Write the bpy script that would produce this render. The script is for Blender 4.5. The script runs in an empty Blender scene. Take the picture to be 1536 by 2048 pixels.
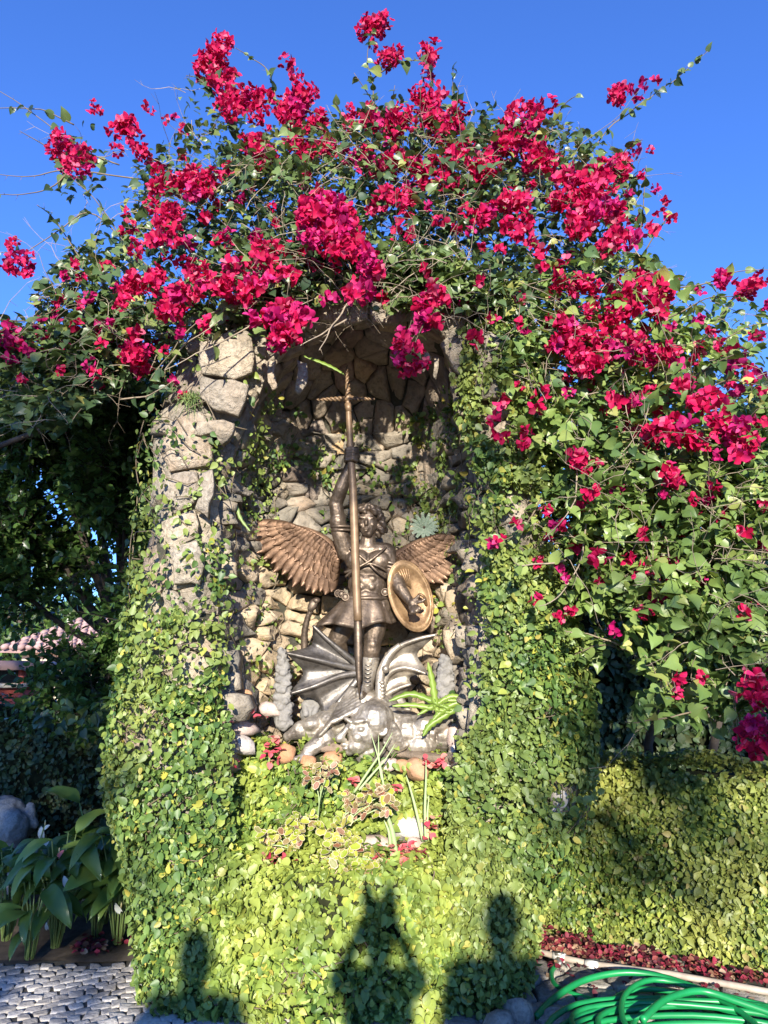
import bpy, bmesh, math, random
import numpy as np
from mathutils import Vector, Matrix, noise
random.seed(7); rng = np.random.default_rng(7)
SC = bpy.context.scene; COL = SC.collection
R = math.radians
# ------------------------------------------------------------------ camera, sky, sun, exposure
CAM_H = 1.5; PITCH = R(12); F = 1420.0; CX, CY = 768.0, 1024.0
cam_d = bpy.data.cameras.new('camera'); cam = bpy.data.objects.new('camera', cam_d); COL.objects.link(cam)
cam.location = (0, 0, CAM_H); cam.rotation_euler = (R(90) + PITCH, 0, 0)
cam_d.sensor_fit = 'VERTICAL'; cam_d.sensor_height = 36; cam_d.lens = 36 * F / 2048; cam_d.clip_end = 600; cam_d.clip_start = .02
SC.camera = cam
SUN_EL = R(16.5); SUN_AZ = R(0.2)      # the sun stands behind the viewer, a hair to the left
world = bpy.data.worlds.new('World'); SC.world = world; world.use_nodes = True
wn = world.node_tree; bg = wn.nodes['Background']; sky = wn.nodes.new('ShaderNodeTexSky')
sky.sky_type = 'NISHITA'; sky.sun_disc = False; sky.sun_elevation = SUN_EL; sky.sun_rotation = R(180) + SUN_AZ
sky.air_density = 1.0; sky.dust_density = 0.0; sky.ozone_density = 3.2; sky.altitude = 300
tint = wn.nodes.new('ShaderNodeMix'); tint.data_type = 'RGBA'; tint.blend_type = 'MULTIPLY'; tint.clamp_result = False; tint.inputs[0].default_value = 1; tint.inputs[7].default_value = (.40, .615, 1.10, 1)   # the camera's colour rendering of a clear sky
wn.links.new(sky.outputs[0], tint.inputs[6]); wn.links.new(tint.outputs[2], bg.inputs[0]); bg.inputs[1].default_value = 0.15
sun_d = bpy.data.lights.new('sun', 'SUN'); sun_d.energy = 5.0; sun_d.angle = R(.8); sun_d.color = (1, .93, .80)
sun = bpy.data.objects.new('sun', sun_d); COL.objects.link(sun)
sun.rotation_euler = (R(90) - SUN_EL, 0, SUN_AZ); sun.location = (0, -8, 9)
vs = SC.view_settings; vs.view_transform = 'Standard'; vs.look = 'None'; vs.gamma = 1; vs.exposure = 1.2; vs.use_curve_mapping = False
SC.cycles.max_bounces = 6; SC.cycles.transparent_max_bounces = 8

# ------------------------------------------------------------------ helpers
cp, sp = math.cos(PITCH), math.sin(PITCH)
def ray(px, py):
    dx = (px - CX) / F; dy = -(py - CY) / F
    return Vector((dx, cp - dy * sp, sp + dy * cp))
def at(px, py, Y):
    d = ray(px, py); t = Y / d.y
    return Vector((d.x * t, Y, CAM_H + d.z * t))
def gnd(px, py, z=0.0):
    d = ray(px, py); t = (z - CAM_H) / d.z
    return Vector((d.x * t, d.y * t, z))
def proj(p):
    x, y, z = p[0], p[1], p[2] - CAM_H
    zc = y * cp + z * sp; yc = -y * sp + z * cp
    return CX + F * x / zc, CY - F * yc / zc
def px2m(Y, py=1024): return (at(CX + 1, py, Y) - at(CX, py, Y)).x
W = {}
def wl(o): return W.get(o.name, Vector((0, 0, 0))) if o is not None else Vector((0, 0, 0))
def tag(o, label=None, cat=None, group=None, kind=None):
    if label: o['label'] = label
    if cat: o['category'] = cat
    if group: o['group'] = group
    if kind: o['kind'] = kind
    return o
def thing(name, loc, label, cat, group=None):
    o = bpy.data.objects.new(name, None); COL.objects.link(o); o.location = loc; o.empty_display_size = .1
    W[o.name] = Vector(loc); return tag(o, label, cat, group)
def link(name, me, loc, mat=None, parent=None):
    o = bpy.data.objects.new(name, me); COL.objects.link(o)
    if mat is not None and len(me.materials) == 0: me.materials.append(mat)
    loc = Vector(loc); W[o.name] = loc
    if parent is not None: o.parent = parent; o.location = loc - wl(parent)
    else: o.location = loc
    return o
def np_mesh(name, V, T, smooth=False):
    V = np.ascontiguousarray(V, dtype=np.float32); T = np.ascontiguousarray(T, dtype=np.int32)
    me = bpy.data.meshes.new(name); me.vertices.add(len(V)); me.vertices.foreach_set('co', V.ravel())
    n = len(T); me.loops.add(n * 3); me.loops.foreach_set('vertex_index', T.ravel())
    me.polygons.add(n); me.polygons.foreach_set('loop_start', np.arange(0, n * 3, 3, dtype=np.int32))
    if smooth: me.polygons.foreach_set('use_smooth', np.ones(n, dtype=bool))
    me.update(calc_edges=True); me.validate(); return me
def tri(faces):
    out = []
    for f in faces:
        for i in range(1, len(f) - 1): out.append((f[0], f[i], f[i + 1]))
    return out
def part(name, V, faces, mat, parent=None, smooth=False, origin=None):
    V = np.array([tuple(v) for v in V], dtype=float) if not isinstance(V, np.ndarray) else V
    T = faces if isinstance(faces, np.ndarray) else np.array(tri(faces))
    c = Vector(V.mean(0)) if origin is None else Vector(origin)
    return link(name, np_mesh(name, V - np.array(c), T, smooth), c, mat, parent)
class MB:
    """collects vertices and faces for one mesh"""
    def __init__(s): s.V = []; s.Fc = []
    def add(s, V, Fc):
        b = len(s.V); s.V += [tuple(v) for v in V]; s.Fc += [tuple(i + b for i in f) for f in Fc]; return s
    def box(s, c, h, rot=None):
        V = [Vector((x * h[0], y * h[1], z * h[2])) for x in (-1, 1) for y in (-1, 1) for z in (-1, 1)]
        if rot is not None: V = [rot @ v for v in V]
        V = [v + Vector(c) for v in V]
        return s.add(V, [(0, 1, 3, 2), (4, 6, 7, 5), (0, 4, 5, 1), (2, 3, 7, 6), (0, 2, 6, 4), (1, 5, 7, 3)])
    def tube(s, pts, rad, n=6, cap=True):
        pts = [Vector(p) for p in pts]; m = len(pts)
        if not hasattr(rad, '__len__'): rad = [rad] * m
        b = len(s.V); up = Vector((.31, .2, .93)).normalized(); X = None
        for i, p in enumerate(pts):
            t = (pts[min(i + 1, m - 1)] - pts[max(i - 1, 0)])
            if t.length < 1e-9: t = Vector((0, 0, 1))
            t.normalize()
            if X is None: X = t.cross(up if abs(t.dot(up)) < .95 else Vector((1, 0, 0))).normalized()
            else: X = (X - t * X.dot(t)).normalized()
            Y = t.cross(X)
            for k in range(n):
                a = 2 * math.pi * k / n; s.V.append(tuple(p + (X * math.cos(a) + Y * math.sin(a)) * rad[i]))
        for i in range(m - 1):
            for k in range(n):
                k2 = (k + 1) % n; s.Fc.append((b + i * n + k, b + i * n + k2, b + (i + 1) * n + k2, b + (i + 1) * n + k))
        if cap:
            s.Fc.append(tuple(b + k for k in reversed(range(n)))); s.Fc.append(tuple(b + (m - 1) * n + k for k in range(n)))
        return s
    def ball(s, c, r, nu=8, nv=5, rot=None):
        if not hasattr(r, '__len__'): r = (r, r, r)
        V = []
        for j in range(nv + 1):
            ph = math.pi * j / nv
            for i in range(nu):
                a = 2 * math.pi * i / nu; v = Vector((r[0] * math.sin(ph) * math.cos(a), r[1] * math.sin(ph) * math.sin(a), r[2] * math.cos(ph)))
                V.append((rot @ v if rot is not None else v) + Vector(c))
        Fc = [(j * nu + i, (j + 1) * nu + i, (j + 1) * nu + (i + 1) % nu, j * nu + (i + 1) % nu) for j in range(nv) for i in range(nu)]
        return s.add(V, Fc)
    def build(s, name, mat, parent=None, smooth=False, origin=None): return part(name, s.V, s.Fc, mat, parent, smooth, origin)
def blob(name, prims, voxel, mat, parent=None, smooth=4, disp=None):
    """tapered capsules ('c', p0, r0, p1, r1) and ellipsoids ('e', c, (rx,ry,rz), rot) fused into one continuous skin"""
    m = MB()
    for p in prims:
        if p[0] == 'c':
            a, b = Vector(p[1]), Vector(p[3]); n = max(2, int((b - a).length / (min(p[2], p[4]) * .8)) + 1)
            m.tube([a.lerp(b, i / (n - 1)) for i in range(n)] if n > 2 else [a, b], [p[2] + (p[4] - p[2]) * i / (max(n, 2) - 1) for i in range(n)], 12)
            m.ball(a, p[2], 12, 8); m.ball(b, p[4], 12, 8)
        else:
            m.ball(p[1], p[2], 14, 9, p[3] if len(p) > 3 else None)
    me = bpy.data.meshes.new('tmp'); me.from_pydata(m.V, [], m.Fc); me.update()
    bm = bmesh.new(); bm.from_mesh(me); bmesh.ops.recalc_face_normals(bm, faces=bm.faces); bm.to_mesh(me); bm.free()
    o = bpy.data.objects.new('tmp', me); COL.objects.link(o)
    md = o.modifiers.new('r', 'REMESH'); md.mode = 'VOXEL'; md.voxel_size = voxel; md.use_smooth_shade = True
    if smooth:
        ms = o.modifiers.new('s', 'SMOOTH'); ms.factor = .6; ms.iterations = smooth
    dg = bpy.context.evaluated_depsgraph_get()
    me2 = bpy.data.meshes.new_from_object(o.evaluated_get(dg)); bpy.data.objects.remove(o); bpy.data.meshes.remove(me)
    n = len(me2.vertices); V = np.empty(n * 3, dtype=np.float32); me2.vertices.foreach_get('co', V); V = V.reshape(-1, 3)
    if disp is not None:
        N = np.empty(n * 3, dtype=np.float32); me2.vertices.foreach_get('normal', N); N = N.reshape(-1, 3)
        amp, fr = disp
        d = np.array([noise.fractal(Vector(v) * fr, .8, 2.1, 3) for v in V.tolist()], dtype=np.float32)
        V = V + N * (d * amp)[:, None]
    c = V.mean(0); me2.vertices.foreach_set('co', (V - c).ravel()); me2.update()
    me2.name = name; me2.materials.clear(); me2.materials.append(mat)
    me2.polygons.foreach_set('use_smooth', np.ones(len(me2.polygons), dtype=bool))
    return link(name, me2, c.tolist(), None, parent)
def crom(P, n):
    """Catmull-Rom through the points P, n samples per span"""
    P = [Vector(p) for p in P]; out = []
    for i in range(len(P) - 1):
        a, b, c, d = P[max(i - 1, 0)], P[i], P[i + 1], P[min(i + 2, len(P) - 1)]
        for k in range(n):
            t = k / n
            out.append(.5 * ((2 * b) + (c - a) * t + (2 * a - 5 * b + 4 * c - d) * t * t + (3 * b - a - 3 * c + d) * t ** 3))
    out.append(P[-1]); return out
def nz(x, y=0., z=0.): return noise.noise(Vector((x, y, z)))
# ------------------------------------------------------------------ leaf scattering (numpy)
LEAF_V = np.array([(0, 0, 0), (-.26, .13, .04), (-.37, .40, .09), (-.25, .72, .07), (0, 1.05, -.10), (.25, .72, .07), (.37, .40, .09), (.26, .13, .04), (0, .48, -.02)])
LEAF_T = np.array([(0, 8, 1), (1, 8, 2), (2, 8, 3), (3, 8, 4), (4, 8, 5), (5, 8, 6), (6, 8, 7), (7, 8, 0)])
HEART_V = np.array([(0, 0, 0), (-.17, -.08, .02), (-.34, -.02, .05), (-.44, .18, .10), (-.42, .42, .11), (-.27, .70, .06), (-.10, .92, -.06), (0, 1.08, -.18), (.10, .92, -.06), (.27, .70, .06), (.42, .42, .11), (.44, .18, .10), (.34, -.02, .05), (.17, -.08, .02), (0, .5, 0)])
HEART_T = np.array([(i, 14, (i + 1) % 14) for i in range(14)])
def unit(a): return a / np.maximum(np.linalg.norm(a, axis=-1, keepdims=True), 1e-9)
def frames(D, N):
    D = unit(D); X = unit(np.cross(D, N)); Z = np.cross(X, D); return np.stack([X, D, Z], axis=-1)   # columns
def scatter(TV, TT, P, D, N, S):
    M = frames(np.asarray(D, float), np.asarray(N, float)); P = np.asarray(P, float); S = np.asarray(S, float)
    if S.ndim == 1: S = np.stack([S, S, S], 1)
    TVs = TV[None, :, :] * S[:, None, :]
    V = np.einsum('nij,nkj->nki', M, TVs) + P[:, None, :]
    n, k = V.shape[:2]; T = TT[None] + (np.arange(n) * k)[:, None, None]
    return V.reshape(-1, 3), T.reshape(-1, 3)
def foliage(root, P, D, N, S, mat, TV=LEAF_V, TT=LEAF_T, singles=0, leaf_name='leaf', mass_name='foliage', mass_kind='stuff'):
    """a plant's leaves: the SINGLES largest in view as parts of their own sharing one mesh, the rest as one mass"""
    P = np.asarray(P, float); D = np.asarray(D, float); N = np.asarray(N, float); S = np.asarray(S, float)
    n = len(P)
    if n == 0: return None
    idx = np.zeros(n, bool)
    if singles:
        zc = P[:, 1] * cp + (P[:, 2] - CAM_H) * sp
        X = CX + F * P[:, 0] / zc; Yp = CY - F * (-P[:, 1] * sp + (P[:, 2] - CAM_H) * cp) / zc
        inv = (X > 10) & (X < 1526) & (Yp > 10) & (Yp < 2038) & (zc > .5)
        key = np.where(inv, S / zc - .004 * (P[:, 1] - P[:, 1].min()), -1)
        idx[np.argsort(-key)[:singles]] = True; idx &= inv
        me = np_mesh(leaf_name, TV, TT, False); me.materials.append(mat)
        M = frames(D[idx], N[idx])
        for k, (p, m, s) in enumerate(zip(P[idx], M, S[idx])):
            o = bpy.data.objects.new(leaf_name, me); COL.objects.link(o); o.parent = root
            o.matrix_local = Matrix.Translation(Vector(p) - wl(root)) @ (Matrix(m.tolist()).to_4x4() @ Matrix.Scale(float(s), 4))
    if (~idx).any():
        V, T = scatter(TV, TT, P[~idx], D[~idx], N[~idx], S[~idx])
        o = part(mass_name, V, T, mat, root)
        if mass_kind: o['kind'] = mass_kind
        return o
# ------------------------------------------------------------------ materials
def nodes(name):
    m = bpy.data.materials.new(name); m.use_nodes = True; nt = m.node_tree
    return m, nt, nt.nodes['Principled BSDF'], nt.nodes['Material Output']
def nd(nt, t, **kw):
    n = nt.nodes.new(t)
    for k, v in kw.items(): setattr(n, k, v)
    return n
def ramp(nt, src, stops, interp='LINEAR'):
    r = nd(nt, 'ShaderNodeValToRGB'); r.color_ramp.interpolation = interp; e = r.color_ramp.elements
    while len(e) < len(stops): e.new(.5)
    for el, (p, c) in zip(e, stops): el.position = p; el.color = (*c, 1)
    nt.links.new(src, r.inputs[0]); return r.outputs[0]
def noise_t(nt, scale, detail=4, rough=.55, vec=None, dist=0.):
    n = nd(nt, 'ShaderNodeTexNoise'); n.inputs['Scale'].default_value = scale; n.inputs['Detail'].default_value = detail
    n.inputs['Roughness'].default_value = rough; n.inputs['Distortion'].default_value = dist
    if vec is not None: nt.links.new(vec, n.inputs['Vector'])
    return n.outputs['Fac']
def mixc(nt, fac, a, b, mode='MIX'):
    m = nd(nt, 'ShaderNodeMix', data_type='RGBA', blend_type=mode)
    for s, v in ((m.inputs[0], fac), (m.inputs[6], a), (m.inputs[7], b)):
        if isinstance(v, (int, float)): s.default_value = v
        elif isinstance(v, tuple): s.default_value = (*v, 1)
        else: nt.links.new(v, s)
    return m.outputs[2]
def rnd(nt):
    g = nd(nt, 'ShaderNodeNewGeometry'); o = nd(nt, 'ShaderNodeObjectInfo'); a = nd(nt, 'ShaderNodeMath', operation='ADD')
    f = nd(nt, 'ShaderNodeMath', operation='FRACT'); nt.links.new(g.outputs['Random Per Island'], a.inputs[0]); nt.links.new(o.outputs['Random'], a.inputs[1])
    nt.links.new(a.outputs[0], f.inputs[0]); return f.outputs[0], g.outputs['Position']
def bump(nt, b, h, strength=.5, dist=.01):
    n = nd(nt, 'ShaderNodeBump'); n.inputs['Strength'].default_value = strength; n.inputs['Distance'].default_value = dist
    nt.links.new(h, n.inputs['Height']); nt.links.new(n.outputs[0], b.inputs['Normal'])
def leaf_mat(name, stops, patch=None, rough=.42, trans=.22, tcol=(1.0, 1.0, .55), patch_scale=2.5, spec=.5):
    m, nt, b, out = nodes(name); r, pos = rnd(nt); c = ramp(nt, r, stops)
    if patch: c = mixc(nt, ramp(nt, noise_t(nt, patch_scale, 2, .5, pos), [(.42, (0, 0, 0)), (.62, (1, 1, 1))]), c, mixc(nt, .65, c, patch))
    if patch: c = mixc(nt, ramp(nt, noise_t(nt, patch_scale * 1.7, 3, .6, pos), [(.36, (.8, .8, .8)), (.52, (0, 0, 0))]), c, mixc(nt, 1.0, c, (.42, .52, .55), 'MULTIPLY'))   # older, darker leaves
    nt.links.new(c, b.inputs['Base Color']); b.inputs['Roughness'].default_value = rough; b.inputs['Specular IOR Level'].default_value = spec
    t = nd(nt, 'ShaderNodeBsdfTranslucent'); nt.links.new(mixc(nt, 1.0, c, tcol, 'MULTIPLY'), t.inputs[0])
    a = nd(nt, 'ShaderNodeMixShader'); a.inputs[0].default_value = trans
    nt.links.new(b.outputs[0], a.inputs[1]); nt.links.new(t.outputs[0], a.inputs[2]); nt.links.new(a.outputs[0], out.inputs[0]); return m
def stone_mat(name, stops, lich=(.34, .32, .27), dark=(.07, .065, .055), amt=.55, bs=.6, sc=1.0):
    m, nt, b, out = nodes(name); r, pos = rnd(nt); c = ramp(nt, r, stops)
    n1 = noise_t(nt, 9 * sc, 8, .62, pos); n2 = noise_t(nt, 34 * sc, 6, .65, pos, .6); n3 = noise_t(nt, 3.2 * sc, 4, .6, pos)
    c = mixc(nt, ramp(nt, n1, [(.40, (0, 0, 0)), (.66, (1, 1, 1))]), c, mixc(nt, amt, c, lich))
    c = mixc(nt, ramp(nt, n2, [(.26, (.75, .75, .75)), (.52, (0, 0, 0))]), c, dark)
    c = mixc(nt, ramp(nt, n3, [(.34, (.55, .55, .55)), (.52, (0, 0, 0))]), c, dark)
    nt.links.new(c, b.inputs['Base Color']); b.inputs['Roughness'].default_value = .88; b.inputs['Specular IOR Level'].default_value = .25
    ad = nd(nt, 'ShaderNodeMath', operation='ADD'); nt.links.new(n1, ad.inputs[0]); nt.links.new(n2, ad.inputs[1])
    bump(nt, b, ad.outputs[0], bs, .03); return m
def plain(name, col, rough=.6, metal=0., var=.25, scale=12, bs=0., spec=.5, col2=None):
    m, nt, b, out = nodes(name); r, pos = rnd(nt); n = noise_t(nt, scale, 5, .6, pos)
    c2 = col2 if col2 else tuple(x * (1 - var) for x in col)
    nt.links.new(ramp(nt, n, [(.35, c2), (.65, col)]), b.inputs['Base Color'])
    b.inputs['Roughness'].default_value = rough; b.inputs['Metallic'].default_value = metal; b.inputs['Specular IOR Level'].default_value = spec
    if bs: bump(nt, b, n, bs, .01)
    return m
def metal_mat(name, lo, hi, rough, metal=.8, scale=14, bs=.25):
    m, nt, b, out = nodes(name); r, pos = rnd(nt); n = noise_t(nt, scale, 6, .65, pos); n2 = noise_t(nt, scale * 6, 4, .6, pos)
    nt.links.new(ramp(nt, n, [(.36, lo), (.62, hi)]), b.inputs['Base Color'])
    nt.links.new(ramp(nt, n2, [(.3, (rough * .75,) * 3), (.7, (min(1, rough * 1.4),) * 3)]), b.inputs['Roughness'])
    b.inputs['Metallic'].default_value = metal; bump(nt, b, n2, bs, .006); return m
M = {}
STN = [(0, (.13, .115, .095)), (.2, (.24, .20, .16)), (.4, (.32, .255, .18)), (.6, (.17, .155, .14)), (.8, (.38, .30, .20)), (1, (.24, .175, .135))]
M['stone'] = stone_mat('rough_fieldstone', STN, (.40, .36, .29))
M['stone_pale'] = stone_mat('pale_grey_fieldstone', [(0, (.33, .27, .21)), (.4, (.40, .335, .255)), (.7, (.47, .385, .28)), (1, (.38, .28, .20))], (.44, .40, .33), (.07, .062, .05), .6, 1.0)
M['stone_warm'] = stone_mat('sunlit_tone_stone', [(0, (.42, .32, .20)), (.4, (.50, .38, .24)), (.7, (.44, .34, .24)), (1, (.55, .42, .27))], (.50, .42, .30), (.15, .12, .09), .4)  # paler, warmer copy of the fieldstone with sunlight put into its colour
M['stone_vault'] = stone_mat('vault_slab_stone', [(0, (.30, .235, .175)), (.35, (.40, .31, .22)), (.6, (.28, .225, .19)), (.8, (.48, .33, .18)), (1, (.34, .22, .18))], (.42, .35, .26), (.08, .07, .06), .4)
M['mortar'] = stone_mat('dark_mortar', [(0, (.045, .045, .03)), (1, (.07, .065, .045))], (.11, .10, .08), (.03, .028, .024), .4)
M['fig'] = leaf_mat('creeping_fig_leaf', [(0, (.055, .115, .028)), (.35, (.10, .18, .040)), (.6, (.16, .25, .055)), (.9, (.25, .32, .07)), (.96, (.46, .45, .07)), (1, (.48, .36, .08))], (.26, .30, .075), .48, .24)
M['fig_bright'] = leaf_mat('sunny_creeper_leaf', [(0, (.07, .14, .030)), (.3, (.15, .24, .045)), (.65, (.24, .34, .06)), (.9, (.34, .42, .08)), (.96, (.52, .50, .08)), (1, (.50, .38, .09))], (.36, .40, .08), .48, .26)  # fig leaf copy brightened: sun on the mound put into the colour
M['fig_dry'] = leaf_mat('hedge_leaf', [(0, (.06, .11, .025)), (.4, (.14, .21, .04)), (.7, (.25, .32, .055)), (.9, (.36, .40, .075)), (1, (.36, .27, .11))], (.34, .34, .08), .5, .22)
M['fig_dark'] = leaf_mat('shaded_hedge_leaf', [(0, (.028, .055, .018)), (.6, (.05, .09, .026)), (1, (.085, .10, .04))], None, .55, .15)  # hedge leaf copy with deep shade put into its colour
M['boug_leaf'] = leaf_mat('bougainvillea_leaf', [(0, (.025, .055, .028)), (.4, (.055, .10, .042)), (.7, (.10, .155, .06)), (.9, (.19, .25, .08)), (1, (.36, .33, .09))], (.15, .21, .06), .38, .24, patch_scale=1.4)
M['boug_leaf_light'] = leaf_mat('sunny_bougainvillea_leaf', [(0, (.05, .10, .035)), (.3, (.11, .19, .05)), (.7, (.20, .29, .075)), (.92, (.29, .36, .10)), (1, (.44, .40, .12))], (.22, .30, .07), .40, .28, patch_scale=1.4)  # bougainvillea leaf copy lightened to paint sunlight onto the right bush
M['bract'] = leaf_mat('crimson_bract', [(0, (.22, .002, .035)), (.25, (.45, .004, .055)), (.7, (.64, .010, .10)), (.9, (.72, .04, .18)), (1, (.74, .20, .28))], None, .6, .42, (1, .6, .8), spec=.25)
M['bract_magenta'] = leaf_mat('magenta_bract', [(0, (.24, .002, .07)), (.5, (.48, .006, .12)), (1, (.62, .04, .22))], None, .55, .36, (1, .6, .8), spec=.25)
M['bract_dry'] = leaf_mat('fallen_bract', [(0, (.04, .006, .010)), (.35, (.13, .010, .022)), (.65, (.27, .02, .045)), (.8, (.22, .09, .05)), (.92, (.28, .17, .10)), (1, (.38, .28, .19))], None, .7, .1)
M['bract_pink'] = leaf_mat('faded_pink_bract', [(0, (.55, .04, .09)), (.5, (.66, .14, .16)), (1, (.66, .36, .26))], None, .6, .3)
M['tree_leaf'] = leaf_mat('glossy_tree_leaf', [(0, (.035, .075, .02)), (.5, (.075, .15, .035)), (.85, (.12, .21, .05)), (1, (.2, .28, .07))], None, .3, .3)
M['twig'] = plain('dry_twig', (.34, .27, .19), .8, 0, .45, 20)
M['hedge_core'] = plain('dark_hedge_interior', (.030, .034, .016), .95, 0, .5, 14, .6, .1)  # dark twig tone, also painting the shade in gaps between leaves
M['bark'] = plain('bark', (.085, .065, .05), .9, 0, .5, 18, .6)
M['shoot'] = plain('green_brown_shoot', (.17, .13, .08), .7, 0, .4, 20)
M['bronze'] = metal_mat('dark_bronze', (.085, .062, .045), (.20, .15, .11), .47, .7)
M['bronze_wing'] = metal_mat('copper_brown_bronze', (.10, .058, .036), (.24, .145, .09), .5, .6)
M['silver'] = metal_mat('weathered_silver_paint', (.16, .135, .11), (.48, .425, .35), .46, .66, 11)
M['gunmetal'] = metal_mat('dark_grey_metal', (.075, .066, .058), (.21, .19, .17), .46, .75, 9)
M['wood'] = plain('aged_wood_shaft', (.25, .16, .09), .5, .2, .45, 16)
M['shield'] = metal_mat('golden_brown_bronze', (.17, .10, .05), (.40, .26, .14), .48, .5)
M['concrete'] = plain('rough_grey_concrete', (.25, .235, .215), .95, 0, .3, 25, .9, .2)

# ------------------------------------------------------------------ ground
M['soil'] = plain('damp_soil', (.12, .095, .07), .95, 0, .5, 9, .8, .2)
M['cobble'] = stone_mat('grey_cobble', [(0, (.38, .345, .30)), (.5, (.50, .46, .41)), (1, (.58, .54, .48))], (.55, .52, .47), (.18, .16, .14), .35, .3, 1.6)
M['sand'] = plain('joint_sand', (.085, .08, .07), .95, 0, .4, 14, .6, .2)
def sheet(name, x0, x1, y0, y1, z, mat, n=40, amp=0.):
    xs = np.linspace(x0, x1, n); ys = np.linspace(y0, y1, n); V = []
    for y in ys:
        for x in xs: V.append((x, y, z + amp * (nz(x * 1.3, y * 1.3) + .5 * nz(x * 5, y * 5, 3))))
    Fc = [(j * n + i, j * n + i + 1, (j + 1) * n + i + 1, (j + 1) * n + i) for j in range(n - 1) for i in range(n - 1)]
    return tag(part(name, V, Fc, mat), kind='structure')
sheet('ground', -250, 250, -200, 320, 0, M['soil'], 30)
# voronoi cells by half-plane clipping
def voronoi(seeds, poly, k=22, asp=1.0):
    if asp != 1.0:
        return [[(p[0], p[1] / asp) for p in P] for P in voronoi([(a, b * asp) for a, b in seeds], [(a, b * asp) for a, b in poly], k)]
    S = np.array(seeds); out = []
    for i, s in enumerate(S):
        d = np.hypot(*(S - s).T); nb = np.argsort(d)[1:k + 1]; P = [tuple(p) for p in poly]
        for j in nb:
            m = (s + S[j]) / 2; n = S[j] - s; Q = []
            for a in range(len(P)):
                p, q = P[a], P[(a + 1) % len(P)]
                da = (p[0] - m[0]) * n[0] + (p[1] - m[1]) * n[1]; db = (q[0] - m[0]) * n[0] + (q[1] - m[1]) * n[1]
                if da <= 0: Q.append(p)
                if (da < 0) != (db < 0) and da != db:
                    t = da / (da - db); Q.append((p[0] + (q[0] - p[0]) * t, p[1] + (q[1] - p[1]) * t))
            P = Q
            if len(P) < 3: break
        out.append(P)
    return out
def relax_seeds(n, u0, u1, v0, v1, asp=1.0, it=14):
    """blue-noise seeds (best candidate) in a box, distances stretched by ASP along v"""
    pts = []
    for _ in range(n):
        c = np.stack([rng.uniform(u0, u1, it), rng.uniform(v0, v1, it)], 1)
        if pts:
            A = np.array(pts); d = np.min(np.hypot(c[:, None, 0] - A[None, :, 0], (c[:, None, 1] - A[None, :, 1]) * asp), axis=1); pts.append(tuple(c[np.argmax(d)]))
        else: pts.append(tuple(c[0]))
    return pts
def clean(P, eps):
    Q = []
    for p in P:
        if not Q or math.hypot(p[0] - Q[-1][0], p[1] - Q[-1][1]) > eps: Q.append(p)
    if len(Q) > 1 and math.hypot(Q[0][0] - Q[-1][0], Q[0][1] - Q[-1][1]) < eps: Q.pop()
    return Q
def stone_geo(P, mapf, th, gap=.006, bev=.022, rough=.012, tilt=.25, mids=True):
    P = clean(P, .012)
    if len(P) < 3: return None
    if mids:
        Q = []
        for i, p in enumerate(P):
            q = P[(i + 1) % len(P)]; Q.append(p); L = math.hypot(q[0] - p[0], q[1] - p[1])
            if L > .06: Q.append(((p[0] + q[0]) / 2 + random.uniform(-.07, .07) * L, (p[1] + q[1]) / 2 + random.uniform(-.07, .07) * L))
        P = Q
    n = len(P); cu = sum(p[0] for p in P) / n; cv = sum(p[1] for p in P) / n
    rmin = min(math.hypot(p[0] - cu, p[1] - cv) for p in P)
    if rmin < .006: return None
    gap = min(gap, rmin * .3); bev = min(bev, rmin * .4); V = []; gx, gy = random.uniform(-tilt, tilt), random.uniform(-tilt, tilt)
    def ring(ins, off, jit):
        for p in P:
            d = math.hypot(p[0] - cu, p[1] - cv); k = max(.12, 1 - ins / d); u, v = cu + (p[0] - cu) * k, cv + (p[1] - cv) * k
            q, nn = mapf(u, v); o = off + (gx * (u - cu) + gy * (v - cv) if off > 0 else 0) + random.uniform(-jit, jit); V.append(q + nn * o)
    ring(gap, -.03, 0); ring(gap, th * .62, rough * .6); ring(gap + bev, th, rough)
    ring(gap + bev + (rmin - gap - bev) * .55, th * 1.02, rough * 1.3)
    q, nn = mapf(cu, cv); V.append(q + nn * (th * 1.04 + random.uniform(-rough, rough)))
    Fc = []
    for r in range(3):
        for i in range(n):
            j = (i + 1) % n; Fc.append((r * n + i, r * n + j, (r + 1) * n + j, (r + 1) * n + i))
    for i in range(n): Fc.append((3 * n + i, 3 * n + (i + 1) % n, 4 * n))
    return V, Fc

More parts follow.
